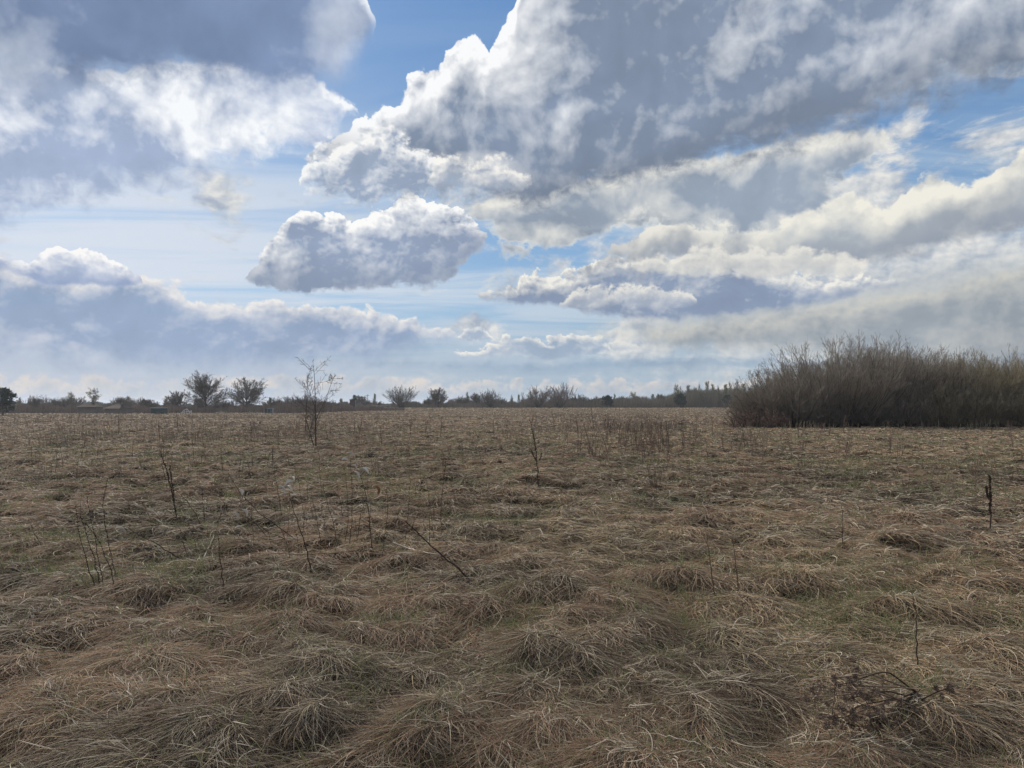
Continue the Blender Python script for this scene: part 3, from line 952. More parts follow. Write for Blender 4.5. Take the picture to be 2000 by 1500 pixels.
    for P, R in twigs:
        n, k, _ = P.shape
        u = np.linspace(0, k - 1, K); i = np.minimum(u.astype(int), k - 2); f = (u - i)
        allp.append(P[:, i] * (1 - f)[None, :, None] + P[:, i + 1] * f[None, :, None])
        allr.append(R[:, i] * (1 - f)[None] + R[:, i + 1] * f[None])
    P = np.vstack(allp); R = np.vstack(allr)
    tint = np.array(base)[None] * g.uniform(0.7, 1.35, (len(P), 1)) * (1 + g.normal(0, 0.05, (len(P), 3)))
    KINDS_T[key] = (limbs, P, R, tint.clip(0.01, 1), {})
    return KINDS_T[key]


def tree(name, kind, seed, px, top_py, dist, label, cat, group=None, rot=0.0, rmin=None, tone=None, width=1.0, sink=0.05, base_py=None):
    """a thing: Empty at the foot > trunk (or stems) and crown; height read off the photograph at its real distance"""
    limbs, P, R, T, cache = template(kind, seed)
    x = at_distance(px, 790, dist)[0]
    z = float(height(x, dist)) - sink
    H = at_distance(px, top_py, dist)[2] - z
    key = (rmin and round(rmin / H, 4), tone)
    if key not in cache:
        rm = (rmin or 0.0) / H
        lm = tubes([(Pp, np.maximum(Rr, rm * 1.6)) for Pp, Rr in limbs], 6)
        lm.name = name + '_limbs'; lm.materials.append(bark)
        cache[key] = [lm, None]
    root = link(name, None, None, (x, dist, z))
    root.scale = (H * width, H * width, H)
    root.rotation_euler = (0, 0, rot)
    part = 'trunk' if kind in ('round', 'upright', 'weeping', 'sapling') else 'stems'
    link(part, cache[key][0], root)
    if cache[key][1] is None:
        tint = T if tone is None else (T / T.mean(0) * np.array(tone)).clip(0.01, 1)
        o = strands('crown', P, np.maximum(R, rm), tint, twig_mat, root)
        cache[key][1] = o.data
    else:
        link('crown', cache[key][1], root)
    tag(root, label, cat, group)
    return root


def pine(px, top_py, dist, width_px, label, seed=1, lean=0.0, group=None, low=0.08):
    g = np.random.default_rng(seed + 900)
    x = at_distance(px, 790, dist)[0]; z = float(height(x, dist)) - 0.05
    H = at_distance(px, top_py, dist)[2] - z
    Wd = width_px / F_PX * dist / 2
    root = tag(link('pine_tree', None, None, (x, dist, z)), label, 'tree', group)
    t0 = shoots(g, np.zeros((1, 3)), np.array([[lean, 0, 1.0]]), np.array([H * 0.95]), np.array([H * 0.03]), 8, 0.1, 0.05, 0.25)
    n = 44
    hh = np.sort(g.uniform(low, 0.97, n)); th = g.uniform(0, 2 * math.pi, n)
    prof = np.interp(hh, [0, 0.15, 0.45, 0.75, 1.0], [0.80, 1.0, 0.95, 0.62, 0.10]) * g.uniform(0.65, 1.15, n)
    s0 = np.stack([lean * hh * H * 0.9, np.zeros(n), hh * H * 0.95], -1)
    br = shoots(g, s0, np.stack([np.cos(th), np.sin(th), np.full(n, 0.25)], -1), prof * Wd * 0.95, np.full(n, H * 0.008), 5, 0.5, 0.2, 0.3)
    m = tubes([t0, br], 5); m.materials.append(bark); link('trunk', m, root)
    # clumps of needle sprays at and along the boughs
    per = 9
    c = br[0][np.arange(n).repeat(per), g.choice([2, 3, 3, 4, 4, 4], n * per)] + g.normal(0, Wd * 0.10, (n * per, 3)) * [1, 1, 0.7]
    q = 16
    cc = c.repeat(q, 0); nn = len(cc)
    dv = _unit(g.normal(0, 1, (nn, 3)) + [0, 0, 0.35])
    sz = Wd * 0.13 * g.uniform(0.6, 1.3, nn)[:, None]
    side = _unit(np.cross(dv, _unit(g.normal(0, 1, (nn, 3)))))
    V = np.stack([cc, cc + dv * sz + side * sz * 0.20, cc + dv * sz * 1.1 - side * sz * 0.20], 1).reshape(-1, 3)
    me = bpy.data.meshes.new('pine_needles')
    me.from_pydata(V.tolist(), [], np.arange(nn * 3).reshape(-1, 3).tolist())
    me.materials.append(needle_mat)
    link('crown', me, root)
    return root


# --- the willow thicket on the right, 50 m away: shrubs standing in two and three rows
W = 'willow'
wl = 'tall bare willow shrub of the right thicket, '
wil = [  # px, top, dist, seed, label tail, width
    (1640, 644, 50.5, 1, 'forming its broad domed left end', 1.0),
    (1550, 696, 50.0, 2, 'low and leaning out at its left edge', 1.08),
    (1725, 640, 51.5, 3, 'the highest dome right of its left end', 0.95),
    (1800, 672, 50.0, 2, 'dark stems beside the highest dome', 0.95),
    (1870, 672, 49.5, 1, 'with thin see-through top twigs', 0.85),
    (1945, 668, 49.0, 3, 'close to the right edge of the photo', 0.85),
    (2030, 672, 48.5, 2, 'cut by the right edge of the photo', 0.9)]
for i, (px, tp, d, sd, lab, w) in enumerate(wil):
    tree('willow_shrub', W, sd, px, tp, d, wl + lab, 'shrub', 'willow shrubs of the thicket', rot=i * 1.3, rmin=0.0036, width=w,
         tone=(0.250, 0.215, 0.172) if px < 1820 else (0.250, 0.210, 0.140))
back = [(1600, 690, 54.5, 3), (1680, 664, 56, 2), (1760, 668, 56, 1), (1835, 700, 55, 3), (1905, 705, 55, 2), (1975, 700, 54, 1), (2080, 690, 52, 3), (2140, 680, 50, 1), (2220, 690, 50, 2),
        (1720, 690, 62, 1), (1800, 690, 62, 2), (1880, 690, 62, 3), (1960, 690, 62, 1), (1503, 734, 51, 3), (1486, 768, 50.5, 1),
        (1850, 735, 48.2, 3), (1920, 740, 47.5, 1), (1985, 738, 47.2, 2), (1760, 745, 49.0, 3), (1690, 750, 49.3, 1), (1620, 752, 49.4, 2)]
ORD = ['first', 'second', 'third', 'fourth', 'fifth', 'sixth', 'seventh', 'eighth', 'ninth', 'tenth', 'eleventh', 'twelfth', 'thirteenth',
       'fourteenth', 'fifteenth', 'sixteenth', 'seventeenth', 'eighteenth', 'nineteenth', 'twentieth', 'twenty-first', 'twenty-second']
frontx = sorted(b[0] for b in back if b[2] < 49.6); rearx = sorted(b[0] + b[2] * 0.01 for b in back if b[2] >= 49.6 and b[0] > 1520)
for i, (px, tp, d, sd) in enumerate(back):
    front = d < 49.6
    tree('willow_shrub', W, sd, px, tp, d,
         'low tangled willow growth at the front foot of the thicket, %s from its left end' % ORD[frontx.index(px)] if front else ('willow shrub behind the front row of the thicket, %s from its left end' % ORD[rearx.index(px + d * 0.01)] if px > 1520 else ('small sparse willow shrub at the far left foot of the thicket' if px < 1490 else 'knee-high sparse willow between thicket dome and its far left foot')),
         'shrub', 'low willow growth at the thicket foot' if front else ('willow shrubs behind the front row' if px > 1520 else 'small shrubs at the left end of the thicket'),
         rot=2 + i * 1.7, rmin=0.0036, width=1.0, tone=(0.250, 0.215, 0.172) if px < 1820 else (0.250, 0.210, 0.140))
# reddish knee-high brush reaching out to the left of the thicket
for i, (px, tp, d) in enumerate([(1452, 800, 47), (1475, 790, 48), (1500, 795, 46.5), (1530, 800, 47), (1438, 812, 46)]):
    tree('brush_shrub', 'thorn', 1 + i % 3, px, tp, d, 'low reddish brush left of the willow thicket, %s of five from the left' % ORD[[1438, 1452, 1475, 1500, 1530].index(px)], 'shrub', 'low reddish brush beside the thicket', rot=i * 2.1, rmin=0.006, width=1.6)

# --- young open tree standing alone in the field
sx, sy, sz = spot_on_ground(616, 876)
tree('young_tree', 'sapling', 4, 618, 693, sy, 'young bare tree standing alone in the field with forked slender stems', 'tree', rmin=0.0045, width=0.86)

# --- trees along the far edge
DL, DC = 160.0, 222.0
T_ = [('round', 1, 401, 723, DL, 'largest bare round-crowned tree at the far edge, left of a similar smaller one', 1.42),
      ('round', 2, 481, 735, DL, 'bare round-crowned tree right of the largest one, beside the pale path', 1.25),
      ('round', 3, 345, 762, DL + 8, 'small pale bare tree tucked against the left of the largest tree', 1.1),
      ('upright', 1, 142, 764, DL + 25, 'bushy pale green willow left of the drooping birch', 1.3),
      ('weeping', 1, 187, 756, DL + 25, 'pale drooping birch above the left dark roof', 0.95),
      ('bush', 1, 85, 770, DL + 30, 'low grey bare bush right of the dark pine at the left edge', 1.5),
      ('upright', 2, 57, 770, DL + 30, 'thin sparse bare sapling between the left pine and the grey bush', 0.8),
      ('bush', 2, 238, 774, DL + 34, 'small bare bush just above the right dark roof', 1.5),
      ('bush', 3, 280, 774, DL + 34, 'small bare bush left of the green container', 1.0),
      ('bush', 1, 447, 776, DL + 12, 'low bare bush between the two round-crowned trees', 1.0),
      ('bush', 2, 560, 772, DL + 5, 'dark bare thicket bush left of the young tree in the far hedge', 1.4),
      ('bush', 3, 590, 766, DL + 9, 'dark bare bush seen through the young tree, left one', 1.1),
      ('bush', 1, 640, 778, DL + 14, 'dark bare bush seen through the right twigs of the young tree', 1.2),
      ('upright', 3, 732, 768, DC, 'pale thin bare birch between the brown hut and the spreading bush', 0.8),
      ('bush', 2, 785, 750, DC, 'large spreading bare bush left of the small round tree in the middle', 1.15),
      ('round', 2, 857, 756, DC, 'small round bare tree in the middle, right of the spreading bush', 1.15),
      ('upright', 1, 912, 764, DC + 20, 'slim bare tree at the left end of the middle scrub clump', 0.9),
      ('round', 1, 930, 766, DC + 10, 'bare grey tree in the middle scrub clump, between slim and bushy ones', 1.1),
      ('bush', 3, 958, 757, DC, 'tallest bushy bare tree of the middle scrub clump', 0.95),
      ('upright', 2, 1000, 770, DC + 12, 'slim pale bare tree right of the middle scrub clump', 0.8),
      ('upright', 3, 1014, 770, DC + 12, 'small slim bare tree left of the reddish pair of bushes', 0.8),
      ('bush', 1, 1050, 751, DC, 'left one of the two pale reddish bare bushes', 1.0),
      ('bush', 3, 1092, 744, DC - 5, 'right and wider one of the two pale reddish bare bushes', 1.1),
      ('bush', 2, 1130, 768, DC + 10, 'dark low bush right of the reddish pair', 1.0),
      ('bush', 1, 1160, 772, DC + 10, 'small dark bush left of the lone dark pine in the middle', 1.0),
      ('upright', 1, 1202, 768, DC + 14, 'slim bare tree just right of the lone dark pine', 0.8),
      ('bush', 2, 1218, 772, DC + 14, 'low dark bush in the far hedge right of the lone pine', 1.1),
      ('weeping', 1, 1239, 764, DC + 14, 'small bare tree rising above the far hedge between pine and grove', 1.0),
      ('round', 3, 1290, 768, DC + 14, 'small round bare tree in the far hedge left of the birch grove', 1.0)]
for i, (kd, sd, px, tp, d, lab, w) in enumerate(T_):
    nm = {'bush': 'bare_bush', 'round': 'bare_tree', 'upright': 'birch_tree', 'weeping': 'birch_tree'}[kd]
    tone = None
    if 'reddish' in lab and 'two' in lab: tone = (0.20, 0.155, 0.13)
    if 'pale green' in lab: tone = (0.24, 0.225, 0.13)
    tree(nm, kd, sd, px, tp, d, lab, 'bush' if kd == 'bush' else 'tree', 'bare trees and bushes along the far edge of the field', rot=i * 1.1,
         rmin=0.012 if d < 200 else 0.015, tone=tone, width=w)
# many small far trees and bushes filling the hedge line between the larger ones
fr = np.random.default_rng(15)
fpx = sorted(list(fr.uniform(690, 1310, 34)) + list(fr.uniform(10, 680, 22)))
for i, px in enumerate(fpx):
    kd = ['bush', 'upright', 'round', 'bush'][i % 4]
    left = px < 680
    near_ = ['the dark pine', 'the drooping birch', 'the dark roofs', 'the largest tree', 'the teal cabin', 'the young tree'][min(5, int(px / 115))] if left else \
        ['the brown hut', 'the spreading bush', 'the small round tree', 'the middle scrub clump', 'the reddish bushes', 'the lone dark pine', 'the birch grove'][min(6, int((px - 690) / 89))]
    tree('bare_bush' if kd == 'bush' else 'bare_tree', kd, 1 + i % 3, px, fr.uniform(771, 782) - (4 if kd == 'upright' else 0), (DL if left else DC) + fr.uniform(12, 40),
         'small bare %s in the far hedge near %s' % ('bush' if kd == 'bush' else ('slim tree' if kd == 'upright' else 'round tree'), near_), 'bush' if kd == 'bush' else 'tree',
         'small %s of the far hedge near %s' % ('bushes' if kd == 'bush' else ('slim trees' if kd == 'upright' else 'round trees'), near_), rot=i * 0.9, rmin=0.015, width=fr.uniform(0.9, 1.4))
# the birch grove left of the willow thicket
gg = np.random.default_rng(5)
grove = [(1318, 748), (1331, 752), (1344, 751), (1356, 754), (1368, 748), (1380, 743), (1392, 747), (1404, 752), (1416, 749), (1428, 744), (1440, 739), (1452, 748), (1466, 756), (1480, 750),
         (1324, 760), (1350, 760), (1374, 758), (1398, 760), (1422, 758), (1446, 760), (1495, 755), (1510, 752)]
gorder = sorted(p[0] for p in grove)
for i, (px, tp) in enumerate(grove):
    lone = i == 0
    tree('birch_tree', 'upright', 1 + i % 3, px, tp, DC + 4 + gg.uniform(0, 24),
         'leftmost birch of the grove, standing a little apart' if lone else 'slim greenish birch packed in the far grove, %s from its left end' % ORD[gorder.index(px)],
         'tree', 'birches of the grove left of the thicket', rot=i * 2.3, rmin=0.016, tone=(0.190, 0.180, 0.115), width=0.85)
for px, tp, d, w, lab, sd in [(6, 757, 118, 50, 'dark bushy pine cut by the left edge of the photo', 1),
                              (1187, 773, DC - 6, 26, 'lone small dark pine in the middle of the far edge', 2),
                              (1329, 770, DC - 3, 28, 'dark pine at the left foot of the birch grove', 3),
                              (1421, 772, DC - 3, 24, 'dark pine at the right of the birch grove by the thicket', 4),
                              (692, 771, DC + 14, 15, 'small dark pine behind the brown hut', 5)]:
    pine(px, tp, d, w, lab, sd)
# the tree outside the left edge whose lowest branches reach into view
ex = at_distance(-45, 790, 60)[0]
tree('bare_tree', 'round', 3, -64, 690, 60.0, 'bare tree outside the left edge with twig tips reaching in', 'tree', rmin=0.01, width=0.70)


# --- scrub and hedge along the far edge: nobody could count these stems
def scrub(name, n, prof, d0, d1, colour, seed, r, lean=0.12, k=4, zoff=0.0, low=0.55):
    g = np.random.default_rng(seed)
    px = g.uniform(prof[0][0], prof[-1][0], n)
    d = g.uniform(d0, d1, n)
    tp = np.interp(px, [p[0] for p in prof], [p[1] for p in prof])
    tp = tp + (fbm(px / 14.0, px * 0, seed, 4) - 0.5) * 15 + 1.5
    x = (px - 1000) / F_PX * d * math.cos(PITCH)
    z = height(x, d)
    topz = EYE + (791 - tp) / F_PX * d
    H = np.maximum(0.3, (topz - z) * g.uniform(low, 1.0, n))
    pts = np.zeros((n, k, 3))
    lx = g.normal(0, lean, n); ly = g.normal(0, lean, n)
    for s in range(k):
        f = s / (k - 1)
        pts[:, s] = np.stack([x + lx * H * f * (0.6 + 0.6 * f) + g.normal(0, 0.03, n), d + ly * H * f, z - 0.1 + H * f], -1)
    tint = np.array(colour)[None] * g.uniform(0.6, 1.4, (n, 1)) * (0.8 + 0.5 * fbm(px / 30, d / 6, seed + 5, 3))[:, None]
    o = strands(name, pts, np.linspace(r, r * 0.35, k)[None] * g.uniform(0.6, 1.3, (n, 1)), tint, twig_mat)
    return tag(o, kind='stuff')


scrub('scrub', 42000, [(-60, 786), (30, 787), (120, 788), (300, 790), (420, 790), (520, 787), (600, 783), (680, 786), (730, 791), (790, 796)], 152, 188, (0.165, 0.125, 0.100), 3, 0.03, low=0.35)
scrub('scrub', 60000, [(560, 788), (700, 786), (760, 784), (860, 781), (1000, 781), (1130, 778), (1200, 777), (1260, 775), (1310, 772), (1400, 768), (1520, 765)],
      DC + 2, DC + 40, (0.160, 0.135, 0.100), 4, 0.035, low=0.35)
scrub('hedge', 16000, [(0, 786), (100, 785), (230, 785), (320, 787), (420, 789), (560, 786), (700, 785), (800, 788), (1100, 787), (1300, 785), (1500, 780)],
      330, 400, (0.07, 0.075, 0.065), 7, 0.16, low=0.6)
scrub('grove_undergrowth', 16000, [(1305, 768), (1345, 760), (1400, 758), (1460, 757), (1540, 757)], DC + 8, DC + 40, (0.17, 0.155, 0.11), 9, 0.04, low=0.4)
# thin dead stems standing in the grass, thick in the left distance
def dead_stems(n, region, seed, hr, colour, r=0.0025):
    g = np.random.default_rng(seed)
    px = g.uniform(region[0], region[1], n); py = g.uniform(region[2], region[3], n)
    d = EYE * F_PX / (py - 791.0); x = (px - 1000) / F_PX * d
    keep = g.random(n) < np.clip((fbm(x / 3.5, d / 7.0, seed, 3) - 0.40) * 6, 0.04, 1)
    x, d = x[keep], d[keep]; n = len(x)
    z = height(x, d); H = g.uniform(hr[0], hr[1], n)
    pts = np.zeros((n, 4, 3)); lx = g.normal(0, 0.16, n); ly = g.normal(0, 0.16, n)
    for s in range(4):
        f = s / 3
        pts[:, s] = np.stack([x + lx * H * f * (0.7 + 0.4 * f), d + ly * H * f, z + H * f], -1)
    rr = np.maximum(r, 0.00016 * d)
    tint = np.array(colour)[None] * g.uniform(0.6, 1.3, (n, 1))
    o = strands('dead_stems', pts, rr[:, None] * np.array([[1, 0.9, 0.75, 0.5]]), tint, twig_mat)
    return tag(o, kind='stuff')


dead_stems(6500, (-60, 760, 804, 880), 21, (0.15, 0.6), (0.145, 0.112, 0.09))
dead_stems(1300, (1400, 2040, 834, 852), 25, (0.2, 0.7), (0.22, 0.18, 0.125))
dead_stems(2200, (1040, 1340, 812, 848), 26, (0.2, 0.55), (0.125, 0.10, 0.085))
dead_stems(1500, (760, 1500, 812, 870), 22, (0.15, 0.5), (0.14, 0.105, 0.08))
dead_stems(2200, (-60, 2060, 866, 980), 23, (0.12, 0.4), (0.12, 0.085, 0.062), 0.0018)

# ------------------------------------------------------------------ weeds, stalks and sticks of the foreground
stalk_mat = mat('dead_stalk', (0.055, 0.040, 0.030), var=0.4, scale=30)
stalk_light = mat('weathered_stalk', (0.16, 0.115, 0.082), var=0.35, scale=30)
pale_mat = mat('bleached_stick', (0.42, 0.36, 0.29), var=0.25, scale=30)
pod_mat = mat('dry_curled_leaf', (0.46, 0.42, 0.36), var=0.3, scale=60)
pod_brown = mat('brown_dry_leaf', (0.17, 0.09, 0.05), var=0.3, scale=60)
knob_mat = mat('seed_capsule', (0.050, 0.036, 0.026), var=0.4, scale=50)
bur_mat = mat('burdock_bur', (0.150, 0.112, 0.085), var=0.5, scale=80)


def resample(pts, n):
    pts = np.asarray(pts, float)
    s = np.concatenate([[0], np.cumsum(np.linalg.norm(np.diff(pts, axis=0), axis=1))])
    u = np.linspace(0, s[-1], n)
    return np.stack([np.interp(u, s, pts[:, c]) for c in range(3)], -1)


def path_px(spots, dy=0.0, n=14, jit=0.004, seed=0, dist=None):
    """spots of the photograph from the foot upwards -> stem through space; it leans dy metres away over its length"""
    g = np.random.default_rng(seed)
    if dist is None:
        x, y, z = spot_on_ground(*spots[0])
    else:
        y = dist
    P = [at_distance(px, py, y + dy * i / max(1, len(spots) - 1)) for i, (px, py) in enumerate(spots)]
    P = resample(P, n)
    P[1:] += g.normal(0, jit, (n - 1, 3))
    root = P[0].copy()
    root[2] = float(height(root[0], root[1])) - 0.02
    P[0] = root
    return P


def capsules(P, f0, f1, n, size, seed, stretch=1.3, spread=0.010):
    """small pointed seed capsules all round a stem, one mesh"""
    g = np.random.default_rng(seed)
    u = g.uniform(f0, f1, n) * (len(P) - 1) * 0.999
    i = u.astype(int); f = (u - i)[:, None]
    c = P[i] * (1 - f) + P[i + 1] * f
    a = g.uniform(0, 2 * math.pi, n)
    out = np.stack([np.cos(a), np.sin(a), g.uniform(0.1, 0.9, n)], -1); out = _unit(out)
    c = c + out * spread
    s = size * g.uniform(0.6, 1.3, n)[:, None]
    t1 = _unit(np.cross(out, [0.3, 0.2, 1.0])); t2 = np.cross(out, t1)
    V = np.stack([c - out * s * 0.6, c + t1 * s * 0.6, c + t2 * s * 0.6, c - t1 * s * 0.6, c - t2 * s * 0.6, c + out * s * stretch], 1).reshape(-1, 3)
    F = np.array([[0, 2, 1], [0, 3, 2], [0, 4, 3], [0, 1, 4], [5, 1, 2], [5, 2, 3], [5, 3, 4], [5, 4, 1]])
    F = (np.arange(n)[:, None, None] * 6 + F[None]).reshape(-1, 3)
    me = bpy.data.meshes.new('capsules'); me.from_pydata(V.tolist(), [], F.tolist())
    me.materials.append(knob_mat)
    return me


def curled(size, seed, width=0.5, mat_=None):
    """a dry leaf or split pod rolled lengthwise, with thickness"""
    g = np.random.default_rng(seed)
    nu, nv = 9, 6
    V = []
    for lay in (0, 1):
        for i in range(nu):
            u = i / (nu - 1)
            w = math.sin(math.pi * min(1, u * 0.92 + 0.06)) ** 0.7 * width * 0.5
            for j in range(nv):
                v = j / (nv - 1) * 2 - 1
                roll = v * 1.5
                x = u - 0.5
                y = math.sin(roll) * w * 0.75
                z = (1 - math.cos(roll)) * w * 0.7 + 0.14 * math.sin(math.pi * u) - 0.12 * u * u + (0.02 if lay else 0)
                V.append((x * size, y * size, z * size))
    F = []
    o = nu * nv
    for i in range(nu - 1):
        for j in range(nv - 1):
            a = i * nv + j
            F.append([a, a + 1, a + nv + 1, a + nv]); F.append([o + a, o + a + nv, o + a + nv + 1, o + a + 1])
    for j in range(nv - 1):
        F.append([j + 1, j, o + j, o + j + 1]); b = (nu - 1) * nv + j; F.append([b, b + 1, o + b + 1, o + b])
    for i in range(nu - 1):
        a = i * nv; F.append([a, a + nv, o + a + nv, o + a]); b = a + nv - 1; F.append([b + nv, b, o + b, o + b + nv])
    me = bpy.data.meshes.new('curled_leaf'); me.from_pydata(V, [], F)
    me.polygons.foreach_set('use_smooth', np.ones(len(me.polygons), bool))
    me.materials.append(mat_ or pod_mat)
    return me


POD = [curled(1.0, i, 0.62 + 0.12 * i) for i in range(3)]
LEAFB = curled(1.0, 7, 0.6, pod_brown)


def plant(name, stems, label, cat='weed', group=None, r=0.004, material=None, dy=0.0, knobs=None, pods=(), twigs=0, seed=1, kn_size=0.008, taper=0.4,
          part='stem', dist=None, n=14, leafs=()):
    """a thing: Empty at the foot > every stem, its seed capsules and its curled leaves"""
    r = r * 1.55
    P0 = path_px(stems[0], dy, n, seed=seed, dist=dist)
    root = link(name, None, None, tuple(P0[0]))
    o0 = P0[0].copy()
    g = np.random.default_rng(seed + 50)
    for i, sp in enumerate(stems):
        P = path_px(sp, dy, n, seed=seed + i, dist=dist) if i else P0
        rr = r * (1.0 if i == 0 else 0.85)
        R = np.linspace(rr, rr * taper, len(P))
        sets = [(P[None] - o0, R[None])]
        if twigs:
            tw = spawn(g, P[None], R[None], twigs, 0.35, 1.0, 38, 0.22, 5, 0.2, 0.2, 0.55, 0.5)
            sets.append((tw[0] - o0, tw[1]))
        m = tubes([sets[0]], 6)
        m.materials.append(material or stalk_mat)
        st = link(part, m, root)
        if twigs:
            m2 = tubes([sets[1]], 4); m2.materials.append(material or stalk_mat); tag(link('twigs', m2, st), kind='stuff')
        if knobs:
            f0, f1, kn = knobs
            tag(link('seed_capsules', capsules(P - o0, f0, f1, kn, kn_size * 1.15, seed + i, spread=rr * 0.9), root), kind='stuff')
    y0 = o0[1]
    for lst, datas, nm in ((pods, POD, 'seed_pod'), (leafs, [LEAFB], 'dry_leaf')):
        for q, (px, py, s, rz) in enumerate(lst):
            o = link(nm, datas[q % len(datas)], root)
            p = at_distance(px, py, y0 + dy) - o0
            o.location = tuple(p)
            w = s * 1.12 / F_PX * y0
            o.scale = (w, w, w)
            o.rotation_euler = (g.uniform(-0.6, 0.6), rz, g.uniform(-0.7, 0.7))
    return tag(root, label, cat, group)


plant('mullein_stalk', [[(1053, 966), (1050, 925), (1047, 885), (1042, 850), (1035, 817)], [(1050, 905), (1043, 893), (1038, 880)], [(1050, 905), (1056, 895), (1058, 884)]],
      'tallest dark knobbly mullein stalk right of the field centre', r=0.0055, knobs=(0.15, 0.97, 190), kn_size=0.011, seed=3)
plant('mullein_stalk', [[(1934, 1042), (1935, 1005), (1934, 960), (1933, 928)], [(1934, 985), (1928, 965), (1927, 950)]],
      'dark mullein stalk with a thick seed spike near the right edge', r=0.006, knobs=(0.35, 1.0, 260), kn_size=0.010, seed=5)
plant('mullein_stalk', [[(346, 1014), (340, 985), (334, 950), (325, 915), (313, 880)], [(342, 990), (337, 950), (331, 905)]],
      'dark leaning mullein stalk left of centre above a tangle of stems', r=0.0046, knobs=(0.1, 0.95, 230), kn_size=0.0095, seed=7)
plant('sorrel_plant', [[(196, 1172), (186, 1145), (172, 1110), (158, 1050), (146, 988)], [(202, 1172), (192, 1125), (180, 1080), (165, 1030), (157, 1003)],
                       [(206, 1174), (200, 1140), (190, 1080), (178, 1020), (170, 968)], [(218, 1178), (222, 1140), (212, 1100), (190, 1050), (166, 1022)],
                       [(225, 1152), (226, 1120), (217, 1090), (207, 1040), (201, 985), (209, 934)]],
      'clump of five thin knotted seed stems at the left, on a grass tussock', 'plant', r=0.0026, knobs=(0.2, 1.0, 60), kn_size=0.0060, seed=11)
plant('bare_stalk', [[(441, 1180), (436, 1140), (430, 1095), (426, 1035)]], 'single straight dark stalk right of the five-stemmed clump', 'stalk', r=0.0034, knobs=(0.3, 0.9, 10), kn_size=0.004, seed=12)
plant('leaning_stalk', [[(386, 1108), (350, 1090), (300, 1060), (262, 1040), (250, 1030)]], 'dark stalk leaning left with one pale curled pod at its tip', 'stalk', r=0.0045, dy=-0.2,
      pods=[(236, 1037, 20, 0.5)], seed=13)
plant('branching_weed', [[(404, 1037), (392, 1025), (380, 1000), (362, 975), (342, 955)], [(402, 1037), (398, 1000), (394, 950)], [(404, 1037), (424, 1020), (440, 990)], [(404, 1037), (370, 1025), (345, 1012), (325, 995)]],
      'tangled dark branching weed right of the leaning mullein', r=0.0040, twigs=5, seed=14)
plant('milkweed_stalk', [[(612, 1132), (606, 1105), (597, 1072), (582, 1020), (570, 985), (563, 962)], [(597, 1072), (560, 1040), (510, 1005), (468, 962), (445, 925)]],
      'forked stalk with a cluster of white curled pods on its top', r=0.0044, dy=0.1,
      pods=[(551, 957, 17, 0.9), (562, 955, 20, 0.1), (566, 944, 15, -0.6), (571, 935, 13, 0.3), (470, 961, 14, 0.8)], seed=15)
plant('milkweed_stalk', [[(602, 1072), (570, 1058), (530, 1042), (490, 1015), (462, 1000)], [(535, 1060), (515, 1040), (490, 1012), (462, 965)]],
      'low slanting stalk with two grey pods at its left end', r=0.0036, pods=[(461, 1008, 15, 1.2), (478, 1002, 15, 0.9), (468, 1034, 16, 0.2)], seed=16)
plant('milkweed_stalk', [[(732, 1096), (726, 1060), (720, 1000), (712, 955), (704, 927)]], 'straight dark stalk topped by two spread white pods', r=0.0042,
      pods=[(697, 928, 16, 0.8), (711, 921, 19, 0.2)], seed=17)
plant('milkweed_stalk', [[(682, 1078), (686, 1030), (688, 960), (684, 900), (683, 890)], [(672, 1072), (680, 1020), (678, 950), (672, 905)]],
      'twin thin stalks carrying the topmost white pods left of the straight one', r=0.0030, pods=[(685, 887, 13, 0.2), (688, 893, 12, -0.5), (674, 899, 12, 0.1), (692, 913, 13, 0.5)], seed=18)
plant('bare_stalk', [[(745, 1100), (750, 1055), (758, 990), (756, 952)]], 'thin stalk with a hanging brown leaf right of the white-podded ones', 'stalk', r=0.0026, leafs=[(736, 958, 17, 1.2)], seed=19)
for i, (sp, lab) in enumerate([
        ([(660, 1080), (655, 1040), (645, 1000), (630, 945)], 'thin stalk leaning left between the pod clusters, rooted by the white pods'),
        ([(628, 1086), (624, 1040), (616, 1000), (608, 968)], 'thin short stalk right beside the forked milkweed'),
        ([(790, 1062), (794, 1030), (799, 980), (800, 920)], 'thin upright stalk above the upper end of the thick leaning stick'),
        ([(838, 1086), (839, 1030), (836, 965)], 'thin straight stalk standing just behind the thick leaning stick'),
        ([(862, 1056), (861, 1000), (866, 940), (863, 888)], 'thin tall stalk right of the thick leaning stick'),
        ([(695, 1070), (702, 1020), (710, 985)], 'short stalk slanting right below the white pods'),
        ([(366, 1090), (356, 1050), (350, 1030)], 'short stalk by the foot of the leaning podded stalk'),
        ([(300, 1035), (292, 1010), (280, 985), (262, 980)], 'thin bent stalk between sorrel clump and mullein'),
        ([(1398, 1182), (1394, 1150), (1388, 1108), (1380, 1050)], 'left one of two thin dark stalks in the right foreground'),
        ([(1443, 1172), (1440, 1120), (1430, 1048)], 'right one of two thin dark stalks in the right foreground'),
        ([(1792, 1312), (1791, 1260), (1789, 1200), (1785, 1165)], 'dark thin stalk rising above the burdock in the right foreground'),
        ([(994, 1012), (995, 985), (997, 950)], 'short dark stalk on the green tussock in the middle'),
        ([(1645, 1078), (1646, 1030), (1644, 985)], 'thin single stalk in the open grass right of centre')]):
    plant('bare_stalk', [sp], lab, 'stalk', r=0.0027 if i < 8 else 0.0032, knobs=(0.35, 0.95, 9), kn_size=0.004, seed=30 + i)
plant('leaning_stick', [[(925, 1140), (890, 1105), (850, 1072), (815, 1040), (790, 1018)]], 'thick dark stick leaning left out of the grass in the middle', 'stick', r=0.0062, dy=-0.25, taper=0.5, seed=50,
      part='stem', twigs=2)


